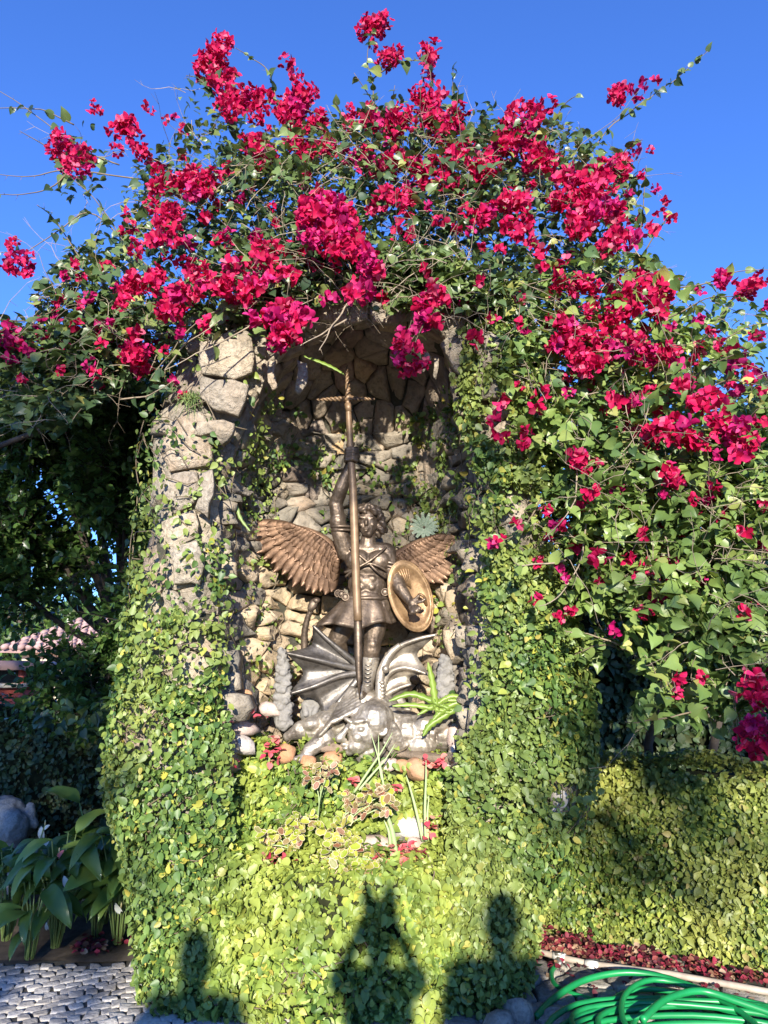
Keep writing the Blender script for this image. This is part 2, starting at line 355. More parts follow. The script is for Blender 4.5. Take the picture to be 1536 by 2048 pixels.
# cobbled pavement on the left
pav = sheet('pavement', -4.5, .2, 2.0, 4.02, .012, M['sand'], 12)
W[pav.name] = W[pav.name]
def pave_map(u, v): return Vector((u, v, .014)), Vector((0, 0, 1))
cob = []
th0 = R(24)
for j in range(-60, 100):
    for i in range(-60, 90):
        s = .064; u = (i + .5 * (j % 2)) * s * 1.1; v = j * s * .92; u += .02 * math.sin(v * 5); v += .03 * math.sin(u * 3.1)
        x = u * math.cos(th0) - v * math.sin(th0) - 1.4; y = u * math.sin(th0) + v * math.cos(th0) + 3.3
        if -4.4 < x < .15 and 2.1 < y < 4.0 - .02 * abs(x) and not (x > -.7 and y > 3.5): cob.append((x, y))
cst = MB(); cnt = 0
cob.sort(key=lambda c: abs(c[0] + 1.55) * .6 + abs(c[1] - 3.65))
for (x, y) in cob:
    r = .034; w = random.uniform(.72, 1.02); k = random.uniform(-.2, .2)
    quad = [(-r * w * 1.1, -r * .9), (r * w * 1.1, -r * .9), (r * w * 1.1, r * .9), (-r * w * 1.1, r * .9)]
    P = []
    for (a, b) in quad:
        a += random.uniform(-.011, .011) + .006; b += random.uniform(-.010, .010)
        P.append((x + a * math.cos(th0 + k) - b * math.sin(th0 + k), y + a * math.sin(th0 + k) + b * math.cos(th0 + k)))
    g = stone_geo(P, pave_map, random.uniform(.004, .009), .0015, .003, .001, .06, False)
    if g is None: continue
    ppx, ppy = proj((x, y, 0))
    if cnt < 295 and -20 < ppx < 420 and ppy < 2075: part('cobblestone', g[0], g[1], M['cobble'], pav); cnt += 1
    else: cst.add(*g)
if cst.V: cst.build('cobblestones', M['cobble'], pav)['kind'] = 'stuff'

# ------------------------------------------------------------------ the grotto: surfaces
YF = 3.60; YB = 4.42
PAIRS = [((455, 2020), (345, 2050)), ((437, 1720), (300, 1720)), ((432, 1520), (256, 1570)), ((430, 1300), (285, 1290)), ((428, 1120), (308, 1050)),
         ((435, 970), (316, 900)), ((472, 855), (345, 790)), ((528, 740), (392, 660)), ((640, 655), (550, 580)), ((765, 628), (765, 548)), ((880, 660), (955, 580)),
         ((932, 760), (1035, 690)), ((955, 900), (1060, 880)), ((972, 1100), (1080, 1100)), ((968, 1300), (1118, 1290)), ((942, 1450), (1150, 1470)),
         ((930, 1650), (1118, 1640)), ((920, 1800), (1035, 1800)), ((890, 2045), (980, 2055))]
NS = 6
INN = crom([at(*p[0], YF) for p in PAIRS], NS); OUT = crom([at(*p[1], YF + .05) for p in PAIRS], NS)
MIDL = [(a + b) / 2 for a, b in zip(INN, OUT)]
TL = [0.]
for a, b in zip(MIDL[:-1], MIDL[1:]): TL.append(TL[-1] + (b - a).length)
TLEN = TL[-1]; TLn = np.array(TL); INa = np.array([tuple(p) for p in INN]); OUa = np.array([tuple(p) for p in OUT])
def band_pt(t, s):
    """t metres along the arch from its left foot, s 0 inner edge .. 1 outer edge"""
    a = np.array([np.interp(t, TLn, INa[:, k]) for k in range(3)]); b = np.array([np.interp(t, TLn, OUa[:, k]) for k in range(3)])
    p = a + (b - a) * s; ss = min(max(s, 0), 1); p[1] += -.10 * math.sin(math.pi * ss) ** .7 + .10 * max(0, s - .85) ** 1 * 3 - .05 * nz(p[0] * 4, p[2] * 4, 2)
    return Vector(p)
def num_n(f, u, v, eu, ev, flip):
    p = f(u, v); a = f(u + eu, v) - p; b = f(u, v + ev) - p; n = a.cross(b)
    if n.length < 1e-12: return p, Vector((0, -1, 0))
    n.normalize(); return p, (-n if flip else n)
def band(t, w):   # w in metres across (width about .4)
    p, n = num_n(band_pt, t, w / .42, .02, .05, False)
    if n.y > 0: n = -n
    return p, n
# inner profile: opening limits at each height
half = len(INN) // 2
top_i = max(range(len(INN)), key=lambda i: INN[i].z); ZT = INN[top_i].z - .004
Lz = np.array([(INN[i].z, INN[i].x) for i in range(top_i + 1)]); Lz = Lz[np.argsort(Lz[:, 0])]
Rz = np.array([(INN[i].z, INN[i].x) for i in range(top_i, len(INN))]); Rz = Rz[np.argsort(Rz[:, 0])]
def niche_dims(z):
    zz = min(z, ZT); xl = np.interp(zz, Lz[:, 0], Lz[:, 1]); xr = np.interp(zz, Rz[:, 0], Rz[:, 1])
    k = max(0., (z - 2.55) / (ZT - 2.55)); b = (YB - YF) * max(0., 1 - min(k, 1) ** 2.6) ** (1 / 2.2)
    return xl, xr, b
def niche_pt(th, z):
    xl, xr, b = niche_dims(z); c = (xl + xr) / 2; a = (xr - xl) / 2
    ct, st = math.cos(th), math.sin(th); e = .78
    x = c - a * math.copysign(abs(ct) ** e, ct); y = YF + b * abs(st) ** e
    y += (.05 * nz(x * 3.5, z * 3.5, 7) + .02 * nz(x * 9, z * 12, 1)) * min(1, b * 3)
    return Vector((x, y, z))
def niche(u, z):   # u metres along the plan curve, about 2.0 m in all
    th = u / 2.1 * math.pi; p, n = num_n(niche_pt, th, z, .02, .02, False)
    c = Vector((-.15, YF + .1, z))
    if n.dot(c - p) < 0: n = -n
    return p, n
def vault(x, y):
    lo, hi = 2.3, ZT - .002
    def inside(z):
        xl, xr, b = niche_dims(z); a = (xr - xl) / 2; c = (xl + xr) / 2
        if a < .01 or b < .01: return False
        return (abs(x - c) / a) ** 2.4 + (max(0, y - YF) / b) ** 2.4 < 1
    if not inside(lo): return Vector((x, y, 2.5)), Vector((0, -.5, -.8))
    for _ in range(18):
        m = (lo + hi) / 2
        if inside(m): lo = m
        else: hi = m
    return Vector((x, y, lo)), (Vector((-.15 - x, 3.7 - y, 2.2 - lo))).normalized()
grotto = thing('stone_grotto', (-.13, 3.9, 0), 'tall arched grotto niche of rough fieldstone with creeper over its pillars', 'grotto')
core = MB()
nu, nv = 22, 44
V = [niche_pt(math.pi * i / nu, .3 + (ZT - .31) * j / nv) for j in range(nv + 1) for i in range(nu + 1)]
core.add(V, [(j * (nu + 1) + i, j * (nu + 1) + i + 1, (j + 1) * (nu + 1) + i + 1, (j + 1) * (nu + 1) + i) for j in range(nv) for i in range(nu)])
nt_, ns_ = 70, 6
V = [band_pt(TLEN * i / nt_, j / ns_) for i in range(nt_ + 1) for j in range(ns_ + 1)]
for i in range(nt_ + 1):
    p = band_pt(TLEN * i / nt_, 1.0); c = Vector((-.15, 0, 1.6)); d = Vector((p.x - c.x, 0, max(0, p.z - 2.6))).normalized()
    for q in (.25, .6, 1.0): V.append(Vector((p.x, p.y, p.z)) + Vector((0, q * 1.15, 0)) - d * .10 * q)
b0 = (nt_ + 1) * (ns_ + 1); Fc = [(i * (ns_ + 1) + j, i * (ns_ + 1) + j + 1, (i + 1) * (ns_ + 1) + j + 1, (i + 1) * (ns_ + 1) + j) for i in range(nt_) for j in range(ns_)]
for i in range(nt_):
    Fc.append((i * (ns_ + 1) + ns_, b0 + i * 3, b0 + (i + 1) * 3, (i + 1) * (ns_ + 1) + ns_))
    for q in range(2): Fc.append((b0 + i * 3 + q, b0 + i * 3 + q + 1, b0 + (i + 1) * 3 + q + 1, b0 + (i + 1) * 3 + q))
Fc.append(tuple(b0 + i * 3 + 2 for i in range(nt_ + 1)))
core.add(V, Fc); core.build('mortar_core', M['mortar'], grotto)
# back wall stones: long flat courses
def wallband(z): return z
seeds = relax_seeds(250, 0, 2.1, .92, 2.95, 1.75, 5)
for P in voronoi(seeds, [(0.02, .92), (2.08, .92), (2.08, 2.95), (.02, 2.95)], 22, 1.75):
    if len(P) < 3: continue
    cu = sum(p[0] for p in P) / len(P); cz = sum(p[1] for p in P) / len(P); side = cu < .5 or cu > 1.6
    g = stone_geo(P, niche, random.uniform(.02, .075) * (1.2 if side else 1), .004, .012, .010, .45, True)
    if g:
        m = M['stone_warm'] if (.3 < cu < 1.7 and cz < 2.1 and random.random() < .85) else M['stone']  # lower back wall takes the stone that carries the sunlit tone
        o = part('stone', g[0], g[1], m, grotto)
# vault slabs
seeds = [(x, y) for (x, y) in relax_seeds(60, -.85, .5, YF + .02, YB, 1.0)]
for P in voronoi(seeds, [(-.85, YF + .02), (.5, YF + .02), (.5, YB - .02), (-.85, YB - .02)]):
    if len(P) < 3: continue
    cx_ = sum(p[0] for p in P) / len(P); cy_ = sum(p[1] for p in P) / len(P); q, _ = vault(cx_, cy_)
    if q.z < 2.7: continue
    g = stone_geo(P, vault, random.uniform(.02, .04), .006, .012, .008, .3, True)
    if g: part('vault_slab', g[0], g[1], M['stone_vault'], grotto)
# front face stones
seeds = relax_seeds(84, .1, TLEN - .1, -.01, .43, 1.25, 3)
for P in voronoi(seeds, [(.05, -.03), (TLEN - .05, -.03), (TLEN - .05, .45), (.05, .45)]):
    if len(P) < 3: continue
    tm = sum(p[0] for p in P) / len(P); low = min(tm, TLEN - tm) < 1.7
    g = stone_geo(P, band, random.uniform(.015, .035) if low else random.uniform(.016, .034), .003, .006, .007, .25, True)
    if g: part('facing_stone', g[0], g[1], M['stone_pale'], grotto)
# shards hanging from the hood and leaning slabs
def shard(pts, Y, th, mat, name='stone_shard'):
    P = [at(x, y, Y) for x, y in pts]; Q = []
    for i, p in enumerate(P):
        q = P[(i + 1) % len(P)]; Q += [p, p.lerp(q, random.uniform(.35, .65)) + Vector((random.uniform(-1, 1), 0, random.uniform(-1, 1))) * .10 * (q - p).length]
    P = Q; c = sum(P, Vector()) / len(P); n = len(P); th *= .34 if Y < 3.6 else .7; gx, gz = random.uniform(-.4, .4), random.uniform(-.4, .4)
    V = [p + Vector((0, th * .5, 0)) for p in P] + [p - Vector((0, th * random.uniform(.3, .6), 0)) for p in P] + [c + (p - c) * random.uniform(.86, .96) - Vector((0, th * (.85 + .5 * gx * (p.x - c.x) / .1 + .5 * gz * (p.z - c.z) / .1), 0)) for p in P] + [c + Vector((random.uniform(-.02, .02), -th * random.uniform(.8, 1.15), random.uniform(-.02, .02)))]
    Fc = [(r * n + i, r * n + (i + 1) % n, (r + 1) * n + (i + 1) % n, (r + 1) * n + i) for r in range(2) for i in range(n)] + [tuple(reversed(range(n)))] + [(2 * n + i, 2 * n + (i + 1) % n, 3 * n) for i in range(n)]
    return part(name, V, Fc, mat, grotto)
SP, ST = M['stone_pale'], M['stone']
for pts, Y, th in [([(535, 722), (552, 722), (556, 775), (545, 782), (536, 765)], 3.5, .04), ([(594, 720), (614, 728), (613, 770), (598, 790), (590, 782)], 3.55, .05),
                   ([(402, 690), (470, 662), (502, 668), (504, 745), (470, 760), (405, 750)], 3.44, .10), ([(398, 752), (470, 762), (498, 772), (478, 835), (430, 822), (400, 795)], 3.44, .11),
                   ([(395, 845), (470, 850), (466, 870), (446, 892), (438, 886), (432, 868), (388, 870)], 3.45, .10), ([(505, 680), (560, 700), (520, 790), (498, 770)], 3.58, .07),
                   ([(850, 700), (862, 712), (858, 732), (846, 748), (840, 738)], 3.55, .04), ([(868, 715), (878, 716), (872, 760), (866, 752)], 3.58, .03),
                   ([(902, 700), (922, 730), (918, 790), (908, 800), (900, 760)], 3.56, .05), ([(905, 790), (930, 800), (935, 836), (918, 830)], 3.55, .06),
                   ([(880, 690), (905, 660), (940, 700), (930, 760), (905, 740)], 3.52, .08), ([(640, 585), (700, 578), (740, 590), (735, 640), (690, 652), (640, 640)], 3.48, .10),
                   ([(742, 600), (800, 590), (830, 620), (800, 650), (745, 645)], 3.48, .10), ([(540, 625), (600, 590), (640, 612), (610, 660), (560, 680)], 3.5, .10),
                   ([(960, 660), (1000, 680), (1005, 730), (965, 740), (945, 700)], 3.44, .12), ([(945, 745), (1000, 742), (1015, 800), (965, 800)], 3.46, .10),
                   ([(345, 860), (380, 820), (430, 850), (425, 930), (340, 945), (318, 900)], 3.48, .10), ([(335, 960), (350, 948), (395, 945), (400, 1000), (350, 1030), (330, 1000)], 3.47, .10),
                   ([(400, 950), (426, 940), (428, 990), (418, 1040), (392, 1020)], 3.45, .09), ([(325, 1045), (390, 1020), (395, 1075), (350, 1110), (322, 1095)], 3.46, .10),
                   ([(340, 1100), (395, 1080), (410, 1130), (400, 1170), (350, 1170)], 3.44, .09),
                   ([(432, 1380), (500, 1390), (510, 1415), (495, 1440), (440, 1445), (424, 1420)], 3.7, .14), ([(436, 1290), (478, 1300), (480, 1345), (440, 1350)], 3.75, .12),
                   ([(440, 1345), (480, 1340), (486, 1378), (445, 1385)], 3.74, .10), ([(470, 1110), (530, 1105), (545, 1170), (480, 1180)], 4.2, .08),
                   ([(885, 1260), (955, 1250), (970, 1300), (900, 1320)], 4.05, .12), ([(890, 1185), (920, 1180), (930, 1225), (895, 1230)], 4.1, .10)]:
    shard(pts, Y, th, SP if Y < 3.65 else M['stone_warm'] if Y > 4 else ST)

# the planted mound that the statue stands on
mound = thing('planted_mound', (-.15, 3.6, 0), 'rounded mound under the statue group, covered in green creeper', 'pedestal')
ROWS = [(2110, 325, 985, 3.36), (1950, 345, 975, 3.42), (1850, 350, 970, 3.43), (1770, 360, 965, 3.46), (1735, 370, 965, 3.52), (1722, 385, 955, 3.64), (1700, 400, 948, 3.70), (1620, 420, 940, 3.73), (1560, 430, 935, 3.76), (1518, 435, 930, 3.80), (1505, 440, 930, 3.88)]
MP = []
for (py, xl, xr, Y) in ROWS:
    a, b = at(xl, py, Y + .06), at(xr, py, Y + .06); MP.append((a.x, b.x, Y, at(768, py, Y).z))
MP.append((MP[-1][0], MP[-1][1], 4.5, MP[-1][3] + .03)); MPa = np.array(MP)
ML = [0.]
for a, b in zip(MP[:-1], MP[1:]): ML.append(ML[-1] + math.hypot(b[2] - a[2], b[3] - a[3]))
MLn = np.array(ML)
def mound_pt(u, v):    # u -1..1 across, v metres up the profile
    xl, xr, Y, z = (np.interp(v, MLn, MPa[:, k]) for k in range(4))
    a = u * math.pi / 2; c = (xl + xr) / 2; hw = (xr - xl) / 2; s = math.copysign(abs(math.sin(a)) ** .82, a)
    x = c + hw * s; y = Y + .34 * (1 - math.cos(a) ** .8 if math.cos(a) > 0 else 1)
    k = .03 * nz(x * 3, z * 3, 5) + .02 * nz(x * 8, z * 8, 9)
    return Vector((x, y - k, z + k * .3))
def mound_map(u, v):
    p, n = num_n(mound_pt, u, v, .02, .02, False)
    if n.y > 0 and n.z < .5: n = -n
    if n.z < -.2: n = -n
    return p, n
nu, nv = 40, 60
V = [mound_pt(-1 + 2 * i / nu, MLn[-1] * j / nv) for j in range(nv + 1) for i in range(nu + 1)]
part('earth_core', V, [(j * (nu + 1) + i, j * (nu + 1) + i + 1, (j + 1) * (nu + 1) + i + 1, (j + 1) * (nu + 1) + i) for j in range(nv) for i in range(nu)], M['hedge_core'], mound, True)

# ------------------------------------------------------------------ creeping fig over it all
def surf_leaves(mapf, U, Vv, dens, size, lift=(.0, .06), tilt=.8, down=.5):
    P, D, N, S = [], [], [], []
    for u, v in zip(U, Vv):
        p, n = mapf(u, v); d = dens(p)
        if random.random() > d: continue
        n = (n + Vector((random.gauss(0, tilt), random.gauss(0, tilt), random.gauss(0, tilt) + .25))).normalized()
        t = Vector((random.gauss(0, 1), random.gauss(0, 1), random.gauss(0, 1) - down * 2)); t = (t - n * t.dot(n)).normalized()
        P.append(p + mapf(u, v)[1] * random.uniform(*lift)); D.append(t); N.append(n); S.append(size * random.choice((.45, .6, .75, .9, 1, 1, 1.15, 1.4, 1.75)))
    return P, D, N, S
def clump(p, f, a, b): return min(1, max(0, (noise.fractal(p * f, 1, 2, 2) - a) / (b - a)))
def lerp_t(x, tab): return float(np.interp(x, [t[0] for t in tab], [t[1] for t in tab]))
def dens_left(p):
    x, y = proj(p); d = lerp_t(y, [(800, .04), (900, .08), (1050, .12), (1180, .22), (1290, .38), (1380, .52), (1500, .68), (1600, .88), (1750, 1)])
    if y < 1250: d *= .35 + 1.3 * clump(p, 6, -.15, .25)
    elif y < 1560: d *= .35 + .8 * clump(p, 6, -.5, 0.)
    return d
def dens_right(p):
    x, y = proj(p); d = lerp_t(y, [(560, .1), (640, .45), (800, .55), (950, .5), (1080, .75), (1150, .95), (1300, 1)])
    if y < 1120: d *= .15 + 1.2 * clump(p, 5, -.25, .15)
    if 1080 < x < 1140 and 1560 < y < 1630: d *= .25
    if x < lerp_t(y, [(650, 915), (700, 935), (900, 958), (1100, 985), (1300, 1000), (1400, 975), (1470, 945), (1500, 900)]): d *= .06
    return d
def lift_mid(kw): return kw.get('lift', (0, .04))[1] * .75
def fig_thing(name, loc, label, n, mapf, ur, vr, dens, size, mat, singles=300, extra=None, **kw):
    t = thing(name, loc, label, 'creeper', 'creeping fig over the grotto')
    P, D, N, S = surf_leaves(mapf, rng.uniform(*ur, n), rng.uniform(*vr, n), dens, size, **kw)
    if extra:
        e = surf_leaves(*extra, **kw); P += e[0]; D += e[1]; N += e[2]; S += e[3]
    for k in range(44):
        st = MB()
        u, v = rng.uniform(*ur), rng.uniform(*vr); pts = []; lf = lift_mid(kw)
        for s in range(7):
            p, nn = mapf(u, v); pts.append(p + nn * lf)
            u += random.uniform(-.06, .06); v += random.uniform(-.02, .08)
            u = min(max(u, ur[0]), ur[1]); v = min(max(v, vr[0]), vr[1])
        st.tube(pts, .003, 4, False); st.build('stem', M['shoot'], t)
    foliage(t, P, D, N, S, mat, singles=singles); return t
half_t = TLEN / 2
def side_map(sgn):
    def f(t, q):
        p = band_pt(t, 1.0); return p + Vector((-sgn * .03 * q, q, 0)), Vector((sgn, -.25, .1)).normalized()
    return f
n_side = 8000
fig_thing('creeping_fig', (-1.0, 3.6, 0), 'light green creeper thickening down the left pillar, bare stone showing at its top', 26000, band, (0, half_t * .86), (-.03, .46), dens_left, .0285, M['fig'],
          extra=(side_map(-1), rng.uniform(0, half_t * .8, n_side), rng.uniform(0, .5, n_side), dens_left, .0285), lift=(.05, .14))
fig_thing('creeping_fig', (.7, 3.6, 0), 'dense dark green creeper sheathing the whole right pillar', 36000, band, (half_t * 1.12, TLEN), (-.05, .46), dens_right, .0275, M['fig'],
          extra=(side_map(1), rng.uniform(half_t * 1.15, TLEN, n_side), rng.uniform(0, .6, n_side), dens_right, .0275), lift=(.05, .15))
def dens_mound(p):
    x, y = proj(p)
    if y < 1500: return .3
    for (a, b, r) in POCK:
        if math.hypot((x - a), (y - b) * 1.3) < r: return .08
    return 1
POCK = [(470, 1480, 40), (572, 1505, 30), (815, 1665, 45), (800, 1705, 45), (745, 1690, 40), (560, 1712, 35), (820, 1530, 45), (780, 1525, 30), (640, 1520, 30)]
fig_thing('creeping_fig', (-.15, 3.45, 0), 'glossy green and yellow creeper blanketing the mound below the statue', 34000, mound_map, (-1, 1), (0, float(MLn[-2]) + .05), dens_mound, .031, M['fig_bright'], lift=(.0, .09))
def dens_niche(p):
    x, y = proj(p); d = lerp_t(y, [(640, .1), (780, .3), (860, .55), (1000, .4), (1100, .22), (1300, .12), (1450, .1)])
    if x > 860: d *= 1.5
    return d * clump(p, 4.5, -.12, .22)
fig_thing('creeping_fig', (-.15, 4.35, 1), 'small scattered creeper leaves and dark runners on the back wall of the niche', 20000, niche, (0, 2.1), (1.0, 3.05), dens_niche, .027, M['fig'], 200, lift=(.04, .10))
exec_parts = True
# ------------------------------------------------------------------ the angel
YS = 3.95; K = px2m(YS)
def S(x, y, d=0.): return at(x, y, YS) + Vector((0, d, 0))
angel = thing('angel_statue', S(738, 1385), 'dark bronze winged angel in a short pleated skirt, one arm raised, standing over the demon', 'statue')
def E(x, y, d, rx, ry, rz, rot=None): return ('e', S(x, y, d), (rx * K, ry * K, rz * K), rot)
def Cc(x0, y0, d0, r0, x1, y1, d1, r1): return ('c', S(x0, y0, d0), r0 * K, S(x1, y1, d1), r1 * K)
def ry(a): return Matrix.Rotation(a, 3, 'Y')
body = [
 E(736, 1045, -.01, 21, 24, 29), E(735, 1060, -.035, 15, 14, 17), E(738, 1071, -.045, 8, 8, 7),        # skull, face, chin
 E(733, 1050, -.078, 3.6, 6, 8, None), E(726, 1040, -.066, 8, 4, 3.2, ry(.15)), E(743, 1041, -.066, 8, 4, 3.2, ry(-.15)),   # nose, brows
 E(733, 1062, -.071, 6.5, 4, 2.2), E(733, 1066, -.068, 5, 4, 2), E(724, 1054, -.058, 5, 5, 5), E(745, 1054, -.058, 5, 5, 5), # lips, cheeks
 E(757, 1050, .0, 3.5, 5, 7), E(716, 1050, .0, 3.5, 5, 7),
 Cc(737, 1068, .0, 14, 735, 1094, .0, 16),                                                             # neck
 Cc(700, 1102, .0, 18, 774, 1104, .0, 18), E(716, 1122, -.025, 26, 22, 22), E(757, 1124, -.025, 26, 22, 22),  # shoulders, pectorals
 E(737, 1135, .01, 45, 28, 40), E(734, 1168, .0, 38, 25, 34), E(731, 1200, .0, 38, 27, 26),             # rib cage, waist, hips
 E(722, 1160, -.055, 9, 6, 8), E(744, 1160, -.055, 9, 6, 8), E(722, 1176, -.055, 9, 6, 8), E(743, 1176, -.055, 9, 6, 8), E(732, 1192, -.055, 14, 6, 10),
 Cc(693, 1104, .0, 19, 681, 1070, -.03, 17), Cc(681, 1070, -.03, 17, 673, 1014, -.06, 13.5), E(677, 1045, -.045, 17, 17, 20),   # raised upper arm
 Cc(673, 1012, -.06, 13, 684, 985, -.09, 14), Cc(684, 985, -.09, 14, 701, 940, -.115, 8.5),                                  # forearm
 E(699, 928, -.128, 9, 11, 14),
 Cc(772, 1106, .0, 20, 781, 1142, .0, 16), Cc(781, 1142, .0, 16, 798, 1176, -.06, 14), Cc(798, 1176, -.06, 13.5, 819, 1206, -.10, 8.5), E(823, 1211, -.11, 9, 9, 11),
 Cc(757, 1215, .0, 25, 746, 1275, -.02, 19), Cc(746, 1275, -.02, 18, 744, 1300, -.03, 16), E(745, 1290, -.045, 13, 12, 13),     # standing thigh, knee
 Cc(744, 1300, -.03, 15.5, 738, 1330, -.01, 14), Cc(738, 1330, -.01, 14, 735, 1372, .0, 9.5), Cc(735, 1374, .0, 10, 722, 1388, -.09, 8), E(738, 1381, .02, 10, 12, 9),
 Cc(706, 1215, .03, 25, 672, 1280, .06, 19), Cc(672, 1280, .06, 18, 690, 1345, .17, 11), Cc(690, 1348, .17, 10, 680, 1362, .10, 8),  # bent leg
]
# fingers of the raised fist close round the shaft; the low hand points and grips the shield strap
for k in range(4):
    y = 916 + k * 7.0; x = 706 - k * .4
    body += [Cc(x - 11, y, -.140, 4.3, x - 9, y - .5, -.176, 4.1), Cc(x - 9, y - .5, -.176, 4.1, x + 3, y - .5, -.190, 3.9), Cc(x + 3, y - .5, -.190, 3.8, x + 11, y + 1, -.172, 3.5), Cc(x + 11, y + 1, -.172, 3.4, x + 10, y + 1, -.15, 3.2)]
body += [Cc(706, 940, -.12, 4.4, 719, 928, -.15, 4.0), Cc(719, 928, -.15, 3.9, 716, 914, -.172, 3.5)]
body += [Cc(828, 1209, -.125, 3.9, 841, 1207, -.14, 3.5), Cc(841, 1207, -.14, 3.5, 846, 1203, -.145, 3.0), Cc(827, 1216, -.13, 3.9, 836, 1221, -.15, 3.6), Cc(836, 1221, -.15, 3.6, 832, 1226, -.14, 3.3),
         Cc(823, 1219, -.13, 3.9, 830, 1226, -.15, 3.6), Cc(830, 1226, -.15, 3.6, 826, 1230, -.14, 3.2), Cc(818, 1219, -.12, 3.6, 822, 1228, -.14, 3.3), Cc(822, 1228, -.14, 3.3, 819, 1231, -.13, 3.0),
         Cc(826, 1204, -.12, 4.0, 835, 1197, -.13, 3.4)]
blob('body', body, .0042, M['bronze'], angel, 3, (.0035, 16))
hair = []
for k in range(46):
    a = rng.uniform(0, 2 * math.pi); e = rng.uniform(.0, 1.1)
    x, z = math.cos(a) * math.cos(e * .9), math.sin(a)
    if z < .15 and abs(x) < .75 and rng.random() < .9: continue
    hair.append(E(738 + x * 25, 1040 - max(z, -.45) * 27, .01 + rng.uniform(-.05, .03), 8 + rng.uniform(-2, 3), 9, 5 + rng.uniform(0, 2), ry(rng.uniform(-1, 1))))
for (x, y, d) in [(722, 1020, -.055), (733, 1016, -.06), (745, 1018, -.06), (756, 1024, -.05), (714, 1028, -.04), (763, 1036, -.03), (765, 1048, -.02), (762, 1060, -.01), (768, 1056, .01), (711, 1040, -.02), (712, 1053, .0), (714, 1062, .01), (755, 1066, .02), (728, 1024, -.066), (748, 1026, -.066)]:
    hair += [E(x, y, d, 10, 9, 5, ry(.5 if x > 738 else -.5)), E(x + 2, y + 5, d, 7, 7, 4, ry(.7))]
hair.append(E(738, 1034, .015, 24, 25, 23))
blob('hair', hair, .0042, M['bronze'], angel, 1)
# pleated skirt
sk = MB(); na, nr = 96, 9
for side in (0, 1):
    for j in range(nr + 1):
        w = j / nr; cx_ = 731 - 12 * w ** 1.3; 
        for i in range(na):
            a = 2 * math.pi * i / na; pl = math.sin(a * 13 + 1.5 * math.sin(a * 2) + w) * .6 + math.sin(a * 7 + 2) * .4
            rx = (40 + 42 * w ** .9) * (1 + .07 * pl * w) * (1.05 if math.cos(a) < 0 else .86 + .0 * w); rd = (29 + 24 * w) * (1 + .11 * pl * w)
            yy = 1194 + 62 * w - 6 * w * max(0, math.cos(a)) + 4 * w * math.sin(a * 5) - 7 * w * (abs(math.cos(a)) ** 3)
            sk.V.append(tuple(S(cx_ + (rx - side * 2.2) * math.cos(a), yy, -(rd - side * 2.2) * K * math.sin(a))))
nb = (nr + 1) * na
for side in (0, 1):
    for j in range(nr):
        for i in range(na):
            q = (side * nb + j * na + i, side * nb + j * na + (i + 1) % na, side * nb + (j + 1) * na + (i + 1) % na, side * nb + (j + 1) * na + i); sk.Fc.append(q if side == 0 else q[::-1])
for i in range(na): sk.Fc.append((nr * na + i, nr * na + (i + 1) % na, nb + nr * na + (i + 1) % na, nb + nr * na + i))
sk.build('skirt', M['bronze'], angel, True)
bl = MB(); bl.tube([S(731 + 42 * math.cos(a), 1196 + 3 * math.sin(a * 1) + 5 * max(0, math.sin(-a)), -31 * K * math.sin(a)) for a in np.linspace(0, 2 * math.pi, 33)], 4.4 * K, 8, False)
bo = bl.build('belt', M['bronze'], angel, True)
for (x, y, d) in [(684, 1190, -.045), (692, 1196, -.06), (770, 1186, -.045), (677, 1188, -.02)]:
    r = MB(); r.ball(S(x, y, d), (7 * K, 4 * K, 7 * K), 10, 6); r.tube([S(x + 7 * math.cos(a), y + 7 * math.sin(a), d - .008) for a in np.linspace(0, 6.28, 13)], 1.5 * K, 5, False); r.build('roundel', M['bronze'], bo, True)
for pts in ([(700, 1098, -.07), (716, 1112, -.085), (735, 1128, -.09), (755, 1147, -.08), (772, 1158, -.05)], [(772, 1098, -.06), (758, 1112, -.085), (738, 1128, -.095), (712, 1142, -.09), (692, 1156, -.05)], [(690, 1146, -.03), (712, 1142, -.075), (740, 1132, -.09), (765, 1140, -.07), (780, 1150, -.02)]):
    s = MB(); s.tube(crom([S(*p) for p in pts], 4), 2.6 * K, 6); s.build('strap', M['bronze'], angel, True)
for (x0, y0, d, r, dx) in ((683, 1063, -.03, 19, 0), (682, 1056, -.035, 18.5, 0), (782, 1134, -.0, 18.5, 4), (779, 1126, 0, 20, 4)):
    s = MB(); s.tube([S(x0 + r * math.cos(a), y0 + dx * math.cos(a) + 2 * math.sin(a), d - r * K * math.sin(a)) for a in np.linspace(0, 6.28, 21)], 3 * K, 6, False); s.build('arm_band', M['bronze'], angel, True)
bt = []
bt += [Cc(741, 1322, -.02, 16.5, 736, 1368, .0, 11.5), Cc(736, 1372, .0, 12, 720, 1388, -.09, 9), E(738, 1383, .02, 11, 13, 9), E(741, 1318, -.02, 18, 17, 5)]
boot = blob('boot', bt, .0042, M['silver'], angel, 2)  # silver on boot and laces paints sun gloss on the lower leg
for k in range(7):
    s = MB(); y = 1328 + k * 8; s.tube([S(731 - k * .3, y, -.065 + .003 * k), S(737 - k * .3, y + 3, -.072 + .003 * k), S(744 - k * .5, y, -.065 + .003 * k)], 1.5 * K, 5); s.build('lace', M['silver'], boot, True)
